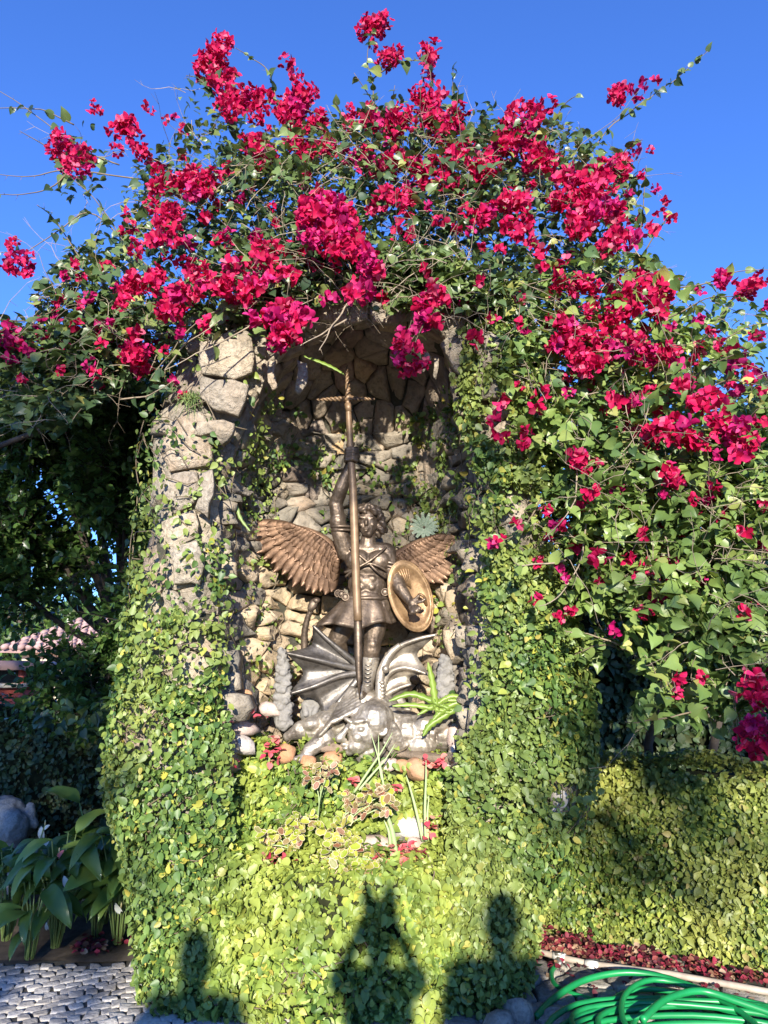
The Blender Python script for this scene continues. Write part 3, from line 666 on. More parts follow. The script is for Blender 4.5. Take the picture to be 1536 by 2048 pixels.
# wings
def feather(root, tip, w, th, mat, parent, curl, nrm=Vector((0, -1, 0))):
    d = tip - root; L = d.length; t = d / L; x = t.cross(nrm).normalized(); n = x.cross(t); V = []; m = 7
    for s in range(m + 1):
        u = s / m; ww = w * (.45 + .9 * math.sin(math.pi * min(1, u * .62 + .12)) ** 1.0) * (1 if u < .80 else math.sqrt(max(.02, 1 - ((u - .80) / .205) ** 2)))
        c = root + d * u + n * (-curl * u * u + .0) + x * (.04 * L * math.sin(math.pi * u))
        V += [c - x * ww * .5 - n * th * .2, c - x * ww * .25 + n * th * .35, c + n * th * .9, c + x * ww * .25 + n * th * .35, c + x * ww * .5 - n * th * .2, c - n * th * .8]
    Fc = [(s * 6 + k, s * 6 + (k + 1) % 6, (s + 1) * 6 + (k + 1) % 6, (s + 1) * 6 + k) for s in range(m) for k in range(6)] + [tuple(range(6)), tuple(m * 6 + k for k in reversed(range(6)))]
    return part('feather', V, Fc, mat, parent, False, c)
def wing(bone, tips, dep, label):
    B = crom([S(x, y, d) for x, y, d in bone], 8); T = crom([S(x, y, d) for x, y, d in tips], 8)
    def smp(Q, u): i = u * (len(Q) - 1); a = int(min(i, len(Q) - 2)); return Q[a].lerp(Q[a + 1], i - a)
    m = MB(); m.tube(B, [ (13 - 8 * i / (len(B) - 1)) * K for i in range(len(B))], 8)
    # thin sheet behind the feathers
    N = 14; V = []
    for i in range(N + 1):
        u = i / N
        for q in range(5): V.append(smp(B, u).lerp(smp(T, u), q / 4 * .86) + Vector((0, .016, 0)))
    m.add(V, [(i * 5 + q, i * 5 + q + 1, (i + 1) * 5 + q + 1, (i + 1) * 5 + q) for i in range(N) for q in range(4)])
    w = m.build('wing', M['bronze_wing'], angel, True); w['label'] = label
    for (cnt, f, off, wd, th) in ((17, 1.0, 0, 17, 3.4), (17, .66, -.014, 15, 3.2), (20, .44, -.026, 12, 3), (20, .28, -.036, 10, 2.8), (18, .15, -.042, 9, 2.6)):
        for i in range(cnt):
            u = (i + .5) / cnt; r = smp(B, u); t = smp(T, u); t = r.lerp(t, f * (1 + .05 * math.sin(i * 2.3)))
            o = Vector((0, off + .003 * (i % 2), 0)); feather(r + o, t + o, wd * K * random.uniform(.92, 1.1), th * K, M['bronze_wing'], w, .012)
wing([(676, 1122, .05), (664, 1094, .07), (645, 1074, .09), (622, 1060, .10), (600, 1051, .11), (582, 1046, .11)],
     [(664, 1180, .08), (640, 1184, .09), (612, 1178, .10), (584, 1166, .11), (556, 1146, .11), (530, 1122, .12), (506, 1094, .12), (492, 1064, .12), (488, 1036, .12)], 0, 'spread wing on the raised arm side')
wing([(780, 1122, .05), (796, 1108, .07), (815, 1094, .09), (835, 1082, .10), (856, 1073, .11), (874, 1067, .11)],
     [(800, 1168, .08), (828, 1174, .09), (858, 1170, .10), (886, 1160, .11), (912, 1148, .11), (934, 1130, .12), (953, 1108, .12), (962, 1084, .12), (960, 1060, .12)], 0, 'spread wing on the shield side')

# spear and shield
spear = thing('spear', S(716, 1200, -.165), 'long brown spear with a twisted cross guard, held upright in the raised fist', 'spear')
AX = [(697, 790, -.150), (700, 850, -.150), (704, 925, -.155), (709, 1010, -.160), (714, 1150, -.165), (718, 1245, -.17)]
m = MB(); m.tube(crom([S(*p) for p in AX], 4), [(4.2 + 3.6 * min(1, i / 9)) * K for i in range(21)], 12); m.build('shaft', M['wood'], spear, True)
m = MB(); V = []
for (x, y, w) in ((718, 1243, 7), (718, 1250, 8), (719, 1300, 8.5), (720, 1350, 6), (721, 1392, 1.0)):
    V += [S(x - w, y, -.17), S(x, y, -.17 - w * .75 * K), S(x + w, y, -.17), S(x, y, -.17 + w * .75 * K)]
m.add(V, [(s * 4 + k, s * 4 + (k + 1) % 4, (s + 1) * 4 + (k + 1) % 4, (s + 1) * 4 + k) for s in range(4) for k in range(4)] + [(3, 2, 1, 0), (16, 17, 18, 19)]); m.build('blade', M['bronze'], spear)
m = MB(); m.ball(S(699, 815, -.150), 9 * K, 10, 7); m.tube([S(699, 826, -.15), S(700, 842, -.15)], [8 * K, 6 * K], 10); m.build('socket', M['wood'], spear, True)
def twist(a, b, r, turns, taper=.35):
    m = MB()
    for ph in (0, math.pi):
        pts = []; n = 36; d = (b - a).normalized(); x = d.cross(Vector((0, 1, 0))).normalized(); y = d.cross(x)
        for i in range(n + 1):
            u = i / n; an = turns * 2 * math.pi * u + ph; rr = r * .62 * (1 - (1 - taper) * u); pts.append(a.lerp(b, u) + x * math.cos(an) * rr + y * math.sin(an) * rr)
        m.tube(pts, [r * .62 * (1 - (1 - taper) * i / n) for i in range(n + 1)], 6)
    return m
for a, b in (((699, 812), (696, 752)), ((697, 816), (634, 818)), ((701, 816), (750, 817))):
    twist(S(*a, -.15), S(*b, -.15), 5.6 * K, 4).build('twisted_bar', M['wood'], spear, True)
sh = thing('shield', S(820, 1192, -.04), 'oval golden brown shield with an engraved face, strapped to the lowered arm', 'shield')
rim_rot = Matrix.Rotation(R(-17), 3, 'Y') ; na = 48
def shp(r, a, lift):
    v = rim_rot @ Vector((r * 41 * K * math.cos(a), 0, r * 70 * K * math.sin(a))); p = S(821, 1193, -.015) + v
    p.y += .42 * v.x + lift; return p
m = MB(); V = []
prof = [(0, .012), (.3, .010), (.6, .002), (.80, -.008), (.84, -.024), (.97, -.028), (1.0, -.016), (1.0, .006), (.8, .03), (.4, .04), (0, .044)]
for r, l in prof:
    for i in range(na): V.append(shp(max(r, .001), 2 * math.pi * i / na, l))
m.add(V, [(j * na + i, j * na + (i + 1) % na, (j + 1) * na + (i + 1) % na, (j + 1) * na + i) for j in range(len(prof) - 1) for i in range(na)]); m.build('disc', M['shield'], sh, True)
m = MB(); m.tube([shp(.985, a, -.018) for a in np.linspace(0, 2 * math.pi, 49)], 2.6 * K, 7, False); m.build('rim', M['shield'], sh, True)
for k in range(8):
    a0 = R(70 + k * 9); m = MB(); m.tube([shp(.25 + .06 * k * .3, a0 - .2, 0.002), shp(.5, a0 - .05, -.002), shp(.78, a0, -.012)], 1.3 * K, 5); m.build('engraved_ray', M['shield'], sh, True)
m = MB(); m.tube(crom([shp(.30, R(-20), .0), shp(.42, R(-5), -.05), shp(.62, R(-15), -.055), shp(.70, R(-30), -.005)], 5), 3 * K, 7); m.build('arm_strap', M['shield'], sh, True)

# ------------------------------------------------------------------ the demon
demon = thing('demon_statue', S(750, 1510), 'silver winged demon with a bald human head, lying crushed beneath the angel', 'statue')
db = [E(748, 1436, -.13, 38, 38, 36), E(728, 1456, -.16, 30, 28, 36), E(716, 1484, -.175, 20, 20, 15), E(703, 1494, -.18, 9, 9, 7),             # skull, face, jaw, chin
      Cc(700, 1446, -.20, 5, 684, 1468, -.215, 8), E(690, 1472, -.20, 8, 7, 5), E(703, 1436, -.205, 15, 8, 5, ry(.55)), E(722, 1436, -.225, 13, 7, 5, ry(-.1)),   # nose, brow
      E(706, 1448, -.215, 6, 5, 4.5), E(725, 1450, -.235, 6.5, 5, 4.5), E(718, 1466, -.225, 9, 8, 8), E(694, 1481, -.195, 9, 6, 3.2), E(696, 1488, -.192, 8, 6, 3.2),   # eyes, cheek, lips
      Cc(735, 1498, -.12, 24, 765, 1512, -.03, 28), Cc(760, 1420, -.05, 28, 800, 1465, -.0, 42),
      E(812, 1462, -.03, 40, 44, 38), E(846, 1450, -.07, 30, 30, 24), E(838, 1484, -.08, 34, 30, 20), E(882, 1466, -.03, 36, 36, 32),
      Cc(872, 1444, -.09, 21, 912, 1432, -.06, 17), Cc(912, 1432, -.06, 16, 908, 1470, -.12, 13), Cc(908, 1470, -.12, 13, 900, 1500, -.15, 9), E(898, 1510, -.17, 12, 12, 8),
      Cc(700, 1462, .02, 32, 650, 1450, -.04, 27), Cc(650, 1450, -.04, 26, 606, 1458, -.07, 18), Cc(606, 1458, -.07, 17, 578, 1470, -.08, 8), Cc(655, 1472, -.11, 20, 622, 1496, -.16, 12),
      E(664, 1438, -.06, 26, 26, 16, ry(.2)), E(626, 1446, -.09, 18, 18, 13, ry(-.2)), E(690, 1425, .0, 34, 34, 24), Cc(720, 1405, .0, 28, 770, 1420, .02, 30)]
for k in range(5): db += [Cc(622, 1498, -.17, 5.5, 608 + k * 8 - 8, 1508 + k * 1.5, -.205, 4.2), Cc(608 + k * 8 - 8, 1508 + k * 1.5, -.205, 4.2, 602 + k * 8, 1516, -.20, 3)]
for k in range(4): db += [Cc(898, 1512, -.18, 4.5, 888 + k * 7, 1520, -.21, 3.4)]
an_ = np.linspace(.3, 5.6, 12)
db += [Cc(765 + 9 * math.cos(u), 1448 + 14 * math.sin(u), -.205, 3.2, 765 + 9 * math.cos(v), 1448 + 14 * math.sin(v), -.205, 3.2) for u, v in zip(an_[:-1], an_[1:])] + [E(764, 1450, -.195, 5, 6, 8)]   # ear
for k in range(9):                                            # wavy locks swept back from the brow over the neck
    P_ = [(726 + k * 5, 1408 - abs(k - 4) * -1.5, -.15), (752 + k * 5, 1418 + k * 4, -.19 + .004 * k), (775 + k * 4, 1445 + k * 5, -.18 + .006 * k), (770 + k * 3, 1478 + k * 4, -.16 + .008 * k), (786 + k * 3, 1500 + k * 1.5, -.13 + .008 * k)]
    db += [Cc(*p, 4.6, *q, 4.2) for p, q in zip(P_[:-1], P_[1:])]
for k in range(8): db += [Cc(704 + k * 3, 1376 + k * 5, -.02 - .02 * k, 4.6, 688 - k * 3, 1398 + k * 6, -.07 - .014 * k, 4.8), Cc(688 - k * 3, 1398 + k * 6, -.07 - .014 * k, 4.8, 672 - k * 4, 1424 + k * 6, -.08 - .012 * k, 3.6)]
for k in range(6): db += [Cc(820 + k * 9, 1436, -.10, 3.6, 812 + k * 10, 1462, -.135, 5.0), Cc(812 + k * 10, 1462, -.135, 5.0, 820 + k * 9, 1492, -.11, 3.2)]   # ribs
blob('body', db, .0042, M['silver'], demon, 1, (.004, 18))
def membrane(fingers, root, mat, name, sag=.05):
    """bat wing: bony fingers from ROOT with a scalloped sheet hung between neighbouring fingers"""
    m = MB(); n = 10; q = 8
    for a, b in zip(fingers[:-1], fingers[1:]):
        A, B = crom([S(*p) for p in a], 5), crom([S(*p) for p in b], 5); top = []
        for layer in (0, 1):
            V = []
            for i in range(n + 1):
                u = i / n
                for j in range(q + 1):
                    w = j / q; sc = 1 - .20 * math.sin(math.pi * w) ; uu = u * sc
                    ia = uu * (len(A) - 1); ka = min(int(ia), len(A) - 2); pa = A[ka].lerp(A[ka + 1], ia - ka)
                    ib = uu * (len(B) - 1); kb = min(int(ib), len(B) - 2); pb = B[kb].lerp(B[kb + 1], ib - kb)
                    p = pa.lerp(pb, w); p.y += sag * math.sin(math.pi * w) * u + layer * .008 + .006 * math.sin(w * 19) * u; V.append(p)
            Fc = [(i * (q + 1) + j, i * (q + 1) + j + 1, (i + 1) * (q + 1) + j + 1, (i + 1) * (q + 1) + j) for i in range(n) for j in range(q)]
            m.add(V, Fc)
        b0 = len(m.V) - 2 * (n + 1) * (q + 1)
        for j in range(q): m.Fc.append((b0 + n * (q + 1) + j, b0 + n * (q + 1) + j + 1, b0 + (n + 1) * (q + 1) + n * (q + 1) + j + 1, b0 + (n + 1) * (q + 1) + n * (q + 1) + j))
    w = m.build(name, mat, demon, True)
    for f in fingers:
        P = crom([S(*p) for p in f], 5); m = MB(); m.tube([p + Vector((0, -.008, 0)) for p in P], [(7.5 - 5.0 * i / (len(P) - 1)) * K for i in range(len(P))], 8); m.build('wing_finger', mat, w, True)
    return w
w1 = membrane([[(722, 1335, .02), (690, 1308, -.02), (655, 1278, -.05), (628, 1252, -.06)], [(722, 1340, .02), (680, 1330, -.03), (630, 1318, -.08), (576, 1306, -.10)],
               [(722, 1345, .02), (680, 1352, -.02), (630, 1372, -.06), (584, 1386, -.08)], [(715, 1360, .02), (690, 1390, -.0), (668, 1415, -.02), (648, 1440, -.03)]], None, M['gunmetal'], 'wing')
w1['label'] = 'dark scalloped bat wing'
w2 = membrane([[(762, 1395, .02), (764, 1350, .0), (790, 1300, -.02), (830, 1280, -.04), (872, 1270, -.05)], [(764, 1390, .02), (775, 1350, .0), (810, 1335, -.02), (858, 1350, -.03)],
               [(766, 1395, .02), (780, 1385, .01), (800, 1375, .0), (822, 1368, .0)], [(770, 1405, .02), (782, 1412, .02), (800, 1416, .01), (822, 1420, .01)]], None, M['silver'], 'wing')
w2['label'] = 'bright silver bat wing'
m = MB(); m.tube(crom([S(764, 1425, -.06), S(760, 1385, -.07), (S(762, 1345, -.05)), S(778, 1310, -.04), S(800, 1290, -.05)], 6), [(11 - 6 * i / 24) * K for i in range(25)], 10)
for k in range(9): m.ball(S(764 + (k % 2), 1420 - k * 7, -.09), (6 * K, 5 * K, 3.5 * K), 8, 5)
m.ball(S(771, 1338, -.075), 7.5 * K, 8, 6); m.build('wing_arm', M['silver'], demon, True)
m = MB(); P = crom([S(640, 1420, .10), S(615, 1360, .12), S(606, 1310, .10), S(606, 1265, .08), S(614, 1232, .06), S(622, 1220, .05)], 6)
m.tube(P, [(9 - 4.5 * i / (len(P) - 1)) * K * (1 + .12 * (i % 2)) for i in range(len(P))], 8)
m.ball(S(624, 1209, .04), (9 * K, 6 * K, 15 * K), 9, 7, ry(.5)); m.ball(S(632, 1200, .03), (8 * K, 5 * K, 6 * K), 8, 5); m.build('tail', M['bronze'], demon, True)
# rock bed, stone pinnacles and figurine beside it
def rockmesh(name, c, r, mat, label=None, cat='rock', parent=None, group=None, flat=.74, sub=2, amp=.5, rot=None):
    bm = bmesh.new(); bmesh.ops.create_icosphere(bm, subdivisions=sub, radius=1); sd = random.uniform(0, 99)
    rz = Matrix.Rotation(random.uniform(-.3, .3) if rot is None else rot, 3, 'Y'); V = []
    for v in bm.verts:
        q = v.co.copy(); q *= 1 + amp * noise.noise(q * 1.1 + Vector((sd, 0, 0))) + amp * .3 * noise.noise(q * 3.5 + Vector((sd, 5, 0)))
        for ax in ((.8, -.5, .3), (-.7, -.6, .4), (.1, -.95, -.2), (.2, -.1, .97)):
            a = Vector(ax).normalized(); d = q.dot(a) - flat
            if d > 0: q -= a * d * .8
        V.append(rz @ Vector((q.x * r[0], q.y * r[1], q.z * r[2])) + Vector(c))
    Fc = [tuple(v.index for v in f.verts) for f in bm.faces]; bm.free()
    o = part(name, V, Fc, mat, parent); 
    if label: tag(o, label, cat, group)
    return o
for (x, y0, y1, w, lab) in ((567, 1302, 1445, 19, 'slender rough grey concrete pinnacle standing left of the demon wing'), (890, 1315, 1410, 20, 'pointed rough grey concrete pinnacle standing behind the strap leaved plant')):
    prim = []
    for k in range(34):
        u = k / 33; ww = w * (1 - .45 * u ** 2.5); a = k * 2.4
        prim.append(E(x + math.cos(a) * ww * .5, y1 - (y1 - y0) * u, -.02 + math.sin(a) * .02, ww * .62, ww * .62, 8))
    prim.append(Cc(x, y1, -.02, w * .8, x, y0 + 8, -.02, w * .3))
    o = blob('stone_pinnacle', prim, .006, M['concrete'], None, 0, (.006, 40)); tag(o, lab, 'stone')
fg = thing('figurine', S(620, 1440, .08), 'small worn brown figurine sitting behind the demon wing', 'figurine')
blob('body', [E(620, 1430, .06, 22, 20, 18), E(620, 1405, .06, 15, 13, 15), Cc(606, 1410, .05, 6, 612, 1428, .0, 6), Cc(634, 1410, .05, 6, 628, 1428, .0, 6)], .005, M['concrete'], fg, 1)
blob('head', [E(607, 1391, .05, 10, 10, 9)], .005, M['concrete'], fg, 1)
M['orange_rock'] = stone_mat('orange_terracotta_rock', [(0, (.42, .20, .10)), (.5, (.52, .27, .14)), (1, (.48, .30, .19))], (.60, .42, .26), (.25, .13, .07), .35, .3)
M['pink_rock'] = stone_mat('pale_pink_rock', [(0, (.50, .38, .32)), (.5, (.58, .46, .40)), (1, (.46, .36, .30))], (.58, .50, .45), (.22, .16, .13), .35, .35)
M['brown_rock'] = stone_mat('brown_boulder_stone', [(0, (.24, .17, .12)), (1, (.33, .24, .17))], (.36, .30, .23), (.09, .07, .05), .45)
M['white_rock'] = stone_mat('whitish_rock', [(0, (.48, .43, .39)), (1, (.56, .52, .47))], (.58, .55, .51), (.35, .30, .28), .35, .35)
for (x, y, rx, rz, Y, mt, lab) in [
    (572, 1506, 17, 17, 3.74, 'orange_rock', 'round orange rock sitting in the creeper left of the demon head'),
    (478, 1488, 32, 18, 3.74, 'white_rock', 'whitish flat faced rock at the left end of the ledge'),
    (470, 1456, 40, 16, 3.80, 'pink_rock', 'brownish pink slab just above the whitish rock'),
    (480, 1425, 34, 12, 3.86, 'pink_rock', 'thin pinkish rock on the left ledge against the niche wall'),
    (487, 1395, 17, 17, 3.80, 'orange_rock', 'small upright tan rock on the big dark slab'),
    (540, 1418, 26, 12, 3.9, 'pink_rock', 'flat pale rock beside the left concrete pinnacle'),
    (778, 1530, 17, 12, 3.74, 'pink_rock', 'grey pink pebble below the demon neck'),
    (808, 1532, 18, 12, 3.74, 'orange_rock', 'orange pebble next to the grey pink pebble'),
    (836, 1540, 24, 20, 3.72, 'orange_rock', 'larger salmon orange rock right of the orange pebble'),
    (908, 1475, 14, 22, 3.80, 'pink_rock', 'upright pink rock at the right end of the ledge'),
    (614, 1532, 18, 20, 3.73, 'orange_rock', 'rust orange rock half hidden behind the pink edged leaves'),
    (663, 1518, 20, 14, 3.75, 'orange_rock', 'dark orange rock in the shade under the demon'),
    (818, 1658, 36, 25, 3.68, 'white_rock', 'squarish white rock standing in the planting pocket'),
    (748, 1690, 34, 17, 3.66, 'pink_rock', 'low pinkish rock left of the squarish white rock'),
    (812, 1726, 25, 15, 3.56, 'orange_rock', 'domed orange rock at the front of the planting pocket'),
    (535, 1702, 17, 20, 3.60, 'orange_rock', 'tan orange rock at the left corner of the pocket'),
    (833, 1696, 18, 16, 3.62, 'pink_rock', 'small pale rock leaning against the green stems'),
    (765, 1765, 16, 12, 3.50, 'orange_rock', 'broken terracotta chip below the planting pocket'),
    (700, 1496, 85, 10, 3.84, 'brown_rock', 'long low brown boulder under the demon head'),
    (860, 1514, 70, 10, 3.82, 'brown_rock', 'long flat boulder under the demon chest')]:
    k = px2m(Y); rockmesh('rock', at(x, y, Y) + Vector((0, .02, 0)), (rx * k * 1.05, max(rx, rz) * k * .8 if rx < 60 else .12, rz * k * 1.1), M[mt], lab, 'rock')
# ------------------------------------------------------------------ bougainvillea
def bract_cluster(n, r, seed, spread=1.0):
    """a truss of flowers: three papery bracts round a centre each, on an uneven ellipsoid"""
    g = np.random.default_rng(seed); P, D, N, S = [], [], [], []
    for i in range(n):
        d = unit(g.normal(size=3)); p = d * r * g.uniform(.35, 1.0) ** .6 * spread
        f = unit(d + .5 * g.normal(size=3)); a = unit(np.cross(f, g.normal(size=3))); b = np.cross(f, a); s = g.uniform(.75, 1.2)
        for k in range(3):
            an = 2 * math.pi * k / 3 + g.uniform(-.3, .3); t = a * math.cos(an) + b * math.sin(an)
            P.append(p); D.append(unit(t + f * g.uniform(.25, 1.0))); N.append(unit(f - t * .6 + .3 * g.normal(size=3))); S.append(.035 * s)
    return P, D, N, S
BR_V = np.array([(0, 0, 0), (-.30, .18, .03), (-.42, .52, .12), (-.24, .84, .04), (0, 1.02, -.10), (.24, .84, .04), (.42, .52, .12), (.30, .18, .03), (0, .5, -.06)])
BR_T = np.array([(0, 8, 1), (1, 8, 2), (2, 8, 3), (3, 8, 4), (4, 8, 5), (5, 8, 6), (6, 8, 7), (7, 8, 0)])
CL = {}
for n, r in ((5, .024), (12, .05), (24, .075), (46, .105)):
    for v in range(3):
        a = bract_cluster(n, r, n * 10 + v); Vv, Tt = scatter(BR_V, BR_T, *a)
        for mname in ('bract', 'bract_magenta'):
            me = np_mesh('flower_truss', Vv, Tt); me.materials.append(M[mname]); CL[(n, v, mname)] = me
def truss(root, p, rpx, mname='bract', sq=(1, 1, 1)):
    r = rpx
    n, base = min(((5, .05), (12, .075), (24, .105), (46, .14)), key=lambda q: abs(math.log(r / q[1])))
    o = bpy.data.objects.new('flower_truss', CL[(n, random.randrange(3), mname)]); COL.objects.link(o); o.parent = root
    sc = min(1.35, max(.75, r / base))
    o.location = Vector(p) - wl(root); o.rotation_euler = (random.uniform(0, 6.28), random.uniform(0, 6.28), random.uniform(0, 6.28)); o.scale = (sc * sq[0], sc * sq[1], sc * sq[2]); return o
bc = thing('bougainvillea', at(760, 600, 4.2), 'sprawling crimson bougainvillea crowning the grotto arch against the sky', 'bougainvillea')
br = thing('bougainvillea', gnd(1250, 1880), 'tall leafy bougainvillea cascading over the right hedge, with scattered red flowers', 'bougainvillea')
bl_ = thing('bougainvillea', (-3.2, 5.2, 0), 'magenta flowered bougainvillea spilling in from the left edge over the dark tree', 'bougainvillea')
# (px, py, rx, ry, hue) read off the flowers' masses
TC = '''745 55 25 30;772 40 22 22;778 108 28 24;865 115 28 28;855 152 14 18;445 95 24 30;430 150 45 38;470 198 45 38;512 208 28 34;425 125 34 22;575 125 22 24;592 152 20 20;600 195 46 34;618 240 50 30;580 215 30 28
190 215 20 18;245 255 34 24;290 210 8 8;300 222 8 8;150 315 38 36;268 272 22 22;330 240 10 10;350 235 10 10;125 300 26 36;235 300 20 20;290 315 20 12;700 222 16 20;640 225 14 14;735 240 34 20;790 250 50 30;855 202 40 30;905 240 34 30;850 235 30 24;882 262 34 24;700 250 20 12
1240 190 26 14;1275 180 24 14;1310 160 12 12;1225 192 12 10;745 90 14 14;1060 228 52 30;1095 212 20 24;1022 250 30 24;1000 290 40 24;1060 285 50 34;1080 300 22 22;530 300 50 28;600 300 50 24;500 295 28 24;660 300 40 20;720 320 40 24;780 320 50 28;850 335 60 24;930 305 50 28;975 330 40 28;1070 322 50 28;1130 352 40 28;1155 380 42 30;1200 350 50 34;1240 330 30 28;1268 302 20 20
330 360 28 24;395 362 58 26;380 380 30 18;305 375 18 14;280 300 24 16;545 512 44 34;560 548 40 28;600 520 26 20;520 490 20 20;790 398 48 24;830 378 28 24;815 420 24 20;900 370 28 16;1020 398 40 28;1040 450 38 28;980 440 28 22;930 420 18 14;320 460 42 34;345 480 24 24;258 460 24 20;340 428 26 20;300 408 22 18
430 562 60 24;492 578 34 22;400 545 30 18;370 592 36 22;290 560 44 28;250 590 28 22;330 622 34 20;460 545 30 16;820 470 20 16;850 540 18 16;960 560 16 14;880 440 20 12;1190 418 48 28;1160 450 38 28;1230 430 40 28;1252 470 28 22;1212 482 38 22;1120 400 26 20;1320 428 16 12;1345 440 12 10;1300 462 20 16;1330 400 8 8;1310 375 12 10;1283 350 14 14
1085 500 20 16;1130 520 16 14;740 420 16 16;460 600 18 12;1000 500 14 10;455 470 20 14;410 430 18 14;480 400 16 12;1300 300 10 10;560 620 38 16'''
TH = '''655 430 66 50;700 500 56 46;625 420 40 34;640 480 50 34;735 540 36 38;715 580 26 20;690 450 40 40;530 640 38 22;572 660 42 32;600 640 28 24;545 690 18 14;560 680 26 22;860 608 34 38;872 572 22 18;850 645 32 28;810 690 28 28;822 730 32 18;838 700 20 18;800 715 18 18;730 600 14 12'''
TR = '''1300 570 34 32;1272 600 46 32;1240 630 38 28;1320 590 28 28;1320 625 28 18;1150 560 44 20;1190 580 24 16;1130 642 34 18;1160 680 52 32;1120 690 38 28;1200 700 46 28;1182 730 42 24;1262 690 42 28;1292 720 38 24;1332 712 32 22;1230 600 22 18;1250 560 24 14;1180 620 24 14;1215 655 20 14
1080 788 18 22;1075 815 22 22;1040 770 10 10;1005 800 22 18;990 838 16 22;1000 868 22 12;1055 868 22 18;1045 888 14 10;1350 858 48 28;1322 872 36 20;1382 880 26 22;1360 770 40 18;1410 802 36 22;1440 832 28 18;1470 868 36 26;1495 902 28 18;1250 802 32 14;1212 822 12 10;1520 845 20 20
1155 920 28 22;1172 942 18 18;1180 980 14 22;1192 925 14 12;1340 945 28 24;1430 970 10 10;1390 1000 12 12;1362 965 16 12;1520 562 24 18;1490 572 32 18;1440 560 26 12;1402 580 12 10;1515 668 18 14;1505 880 20 14;980 1085 16 16;1000 1080 10 10;1035 1050 8 14;1075 1122 8 10;1090 1020 8 8;1105 1055 16 12;1130 1052 10 10;1098 1075 10 8
1120 1135 16 10;1070 1200 9 13;1135 1160 8 8;1140 1220 8 8;1120 1235 8 8;1215 1032 14 12;1230 1058 10 10;1290 1068 12 8;1290 1132 22 20;1340 1155 12 10;1330 1210 18 22;1305 1195 12 10;1485 1225 20 12;1508 1215 10 10;1490 1062 18 20;1390 1020 12 18;1525 1010 10 10;1230 1258 8 8;1360 1355 22 6;1405 1352 10 6;1352 1385 10 8
1500 1368 32 28;1528 1390 26 28;1512 1462 44 26;1530 1500 34 30;1480 1480 20 20;1400 700 20 12;1440 690 12 10;1395 640 10 10;1425 660 14 10;1500 760 12 8;1535 610 14 14;1280 440 12 10;1460 770 10 8;1390 720 16 12;1340 650 12 12;1300 780 16 10;1270 860 10 10'''
TL_ = '''25 488 22 10;28 530 30 16;60 510 12 10;55 545 12 8;75 600 10 12;128 596 16 12;110 610 10 8;20 668 30 24;85 655 24 24;85 685 24 16;55 700 18 14;20 720 18 12;30 690 26 16;275 700 32 28;292 728 34 16;245 715 16 10;265 680 22 14;200 650 16 12;150 650 18 14;130 690 12 10;190 750 13 9;200 690 10 8;330 700 10 12;318 630 14 12;160 610 12 10;345 760 6 5;365 790 7 7;45 760 7 7'''
def depth_at(px, py, side):
    if side == 'c':
        y = np.interp(py, [0, 300, 450, 560, 650, 740], [4.3, 3.95, 3.5, 3.28, 3.18, 3.15]); return float(y + random.uniform(-.12, .12))
    if side == 'r':
        y = np.interp(py, [400, 560, 700, 900, 1200, 1500], [3.9, 3.55, 3.35, 3.2, 3.25, 3.15]) - .12 * (px > 1400); return float(y + random.uniform(-.12, .12))
    return float(np.interp(py, [450, 600, 700, 800], [3.8, 3.6, 3.45, 3.4]) + random.uniform(-.1, .1))
def trusses(root, txt, side, mag=.12):
    for ln in txt.replace('\n', ';').split(';'):
        x, y, rx, ry_ = map(float, ln.split()); big = max(rx, ry_); n = 1
        sub = [(x, y, big)] if big <= 24 else []
        if big > 24:
            c = int(2 + rx * ry_ / 185)
            for k in range(c):
                a = random.uniform(0, 6.28); q = math.sqrt(random.random()); sub.append((x + rx * .72 * q * math.cos(a), y + ry_ * .72 * q * math.sin(a), random.uniform(16, 27)))
        for (a, b, r) in sub:
            Y = depth_at(a, b, side) - (.28 if (txt is TH and y < 600) else 0); k = px2m(Y, b)
            truss(root, at(a, b, Y - (.05 if big > 40 else 0)), max(r * k, .035), 'bract_magenta' if random.random() < mag else 'bract', (1, 1, 1))
trusses(bc, TC, 'c'); trusses(bc, TH, 'c', .45); trusses(br, TR, 'r', .15); trusses(bl_, TL_, 'l', .4)
# loose flowers among the leaves
def loose(root, n, ells, side, yj=.5):
    for _ in range(n):
        e = random.choices(ells, [q[2] * q[3] for q in ells])[0]; a = random.uniform(0, 6.28); r = math.sqrt(random.random())
        x, y = e[0] + e[2] * r * math.cos(a), e[1] + e[3] * r * math.sin(a); Y = depth_at(x, y, side) + random.uniform(0, yj); truss(root, at(x, y, Y), random.uniform(.03, .06), 'bract_magenta' if random.random() < .3 else 'bract')
def ell_leaves(ells, n, dscale, szs, bright_up=.6):
    P, D, N, S = [], [], [], []
    wts = [e[2] * e[3] * e[4] for e in ells]
    for _ in range(n):
        e = random.choices(ells, wts)[0]; a = random.uniform(0, 6.28); r = random.random() ** .55
        x, y = e[0] + e[2] * r * math.cos(a), e[1] + e[3] * r * math.sin(a); Y = e[5] + (e[6] - e[5]) * random.random() ** 1.2
        p = at(x, y, Y); cl = noise.fractal(p * 3.2, 1, 2, 2)
        if cl < random.uniform(-.5, .16) * dscale: continue
        n_ = Vector((random.gauss(0, .5), random.gauss(-.45, .5), random.gauss(bright_up, .5))).normalized()
        t = Vector((random.gauss(0, .8), random.gauss(-.3, .8), random.gauss(-.55, .5))); t = (t - n_ * t.dot(n_)).normalized()
        P.append(p); D.append(t); N.append(n_); S.append(random.choice(szs) * random.uniform(.75, 1.15))
    return P, D, N, S
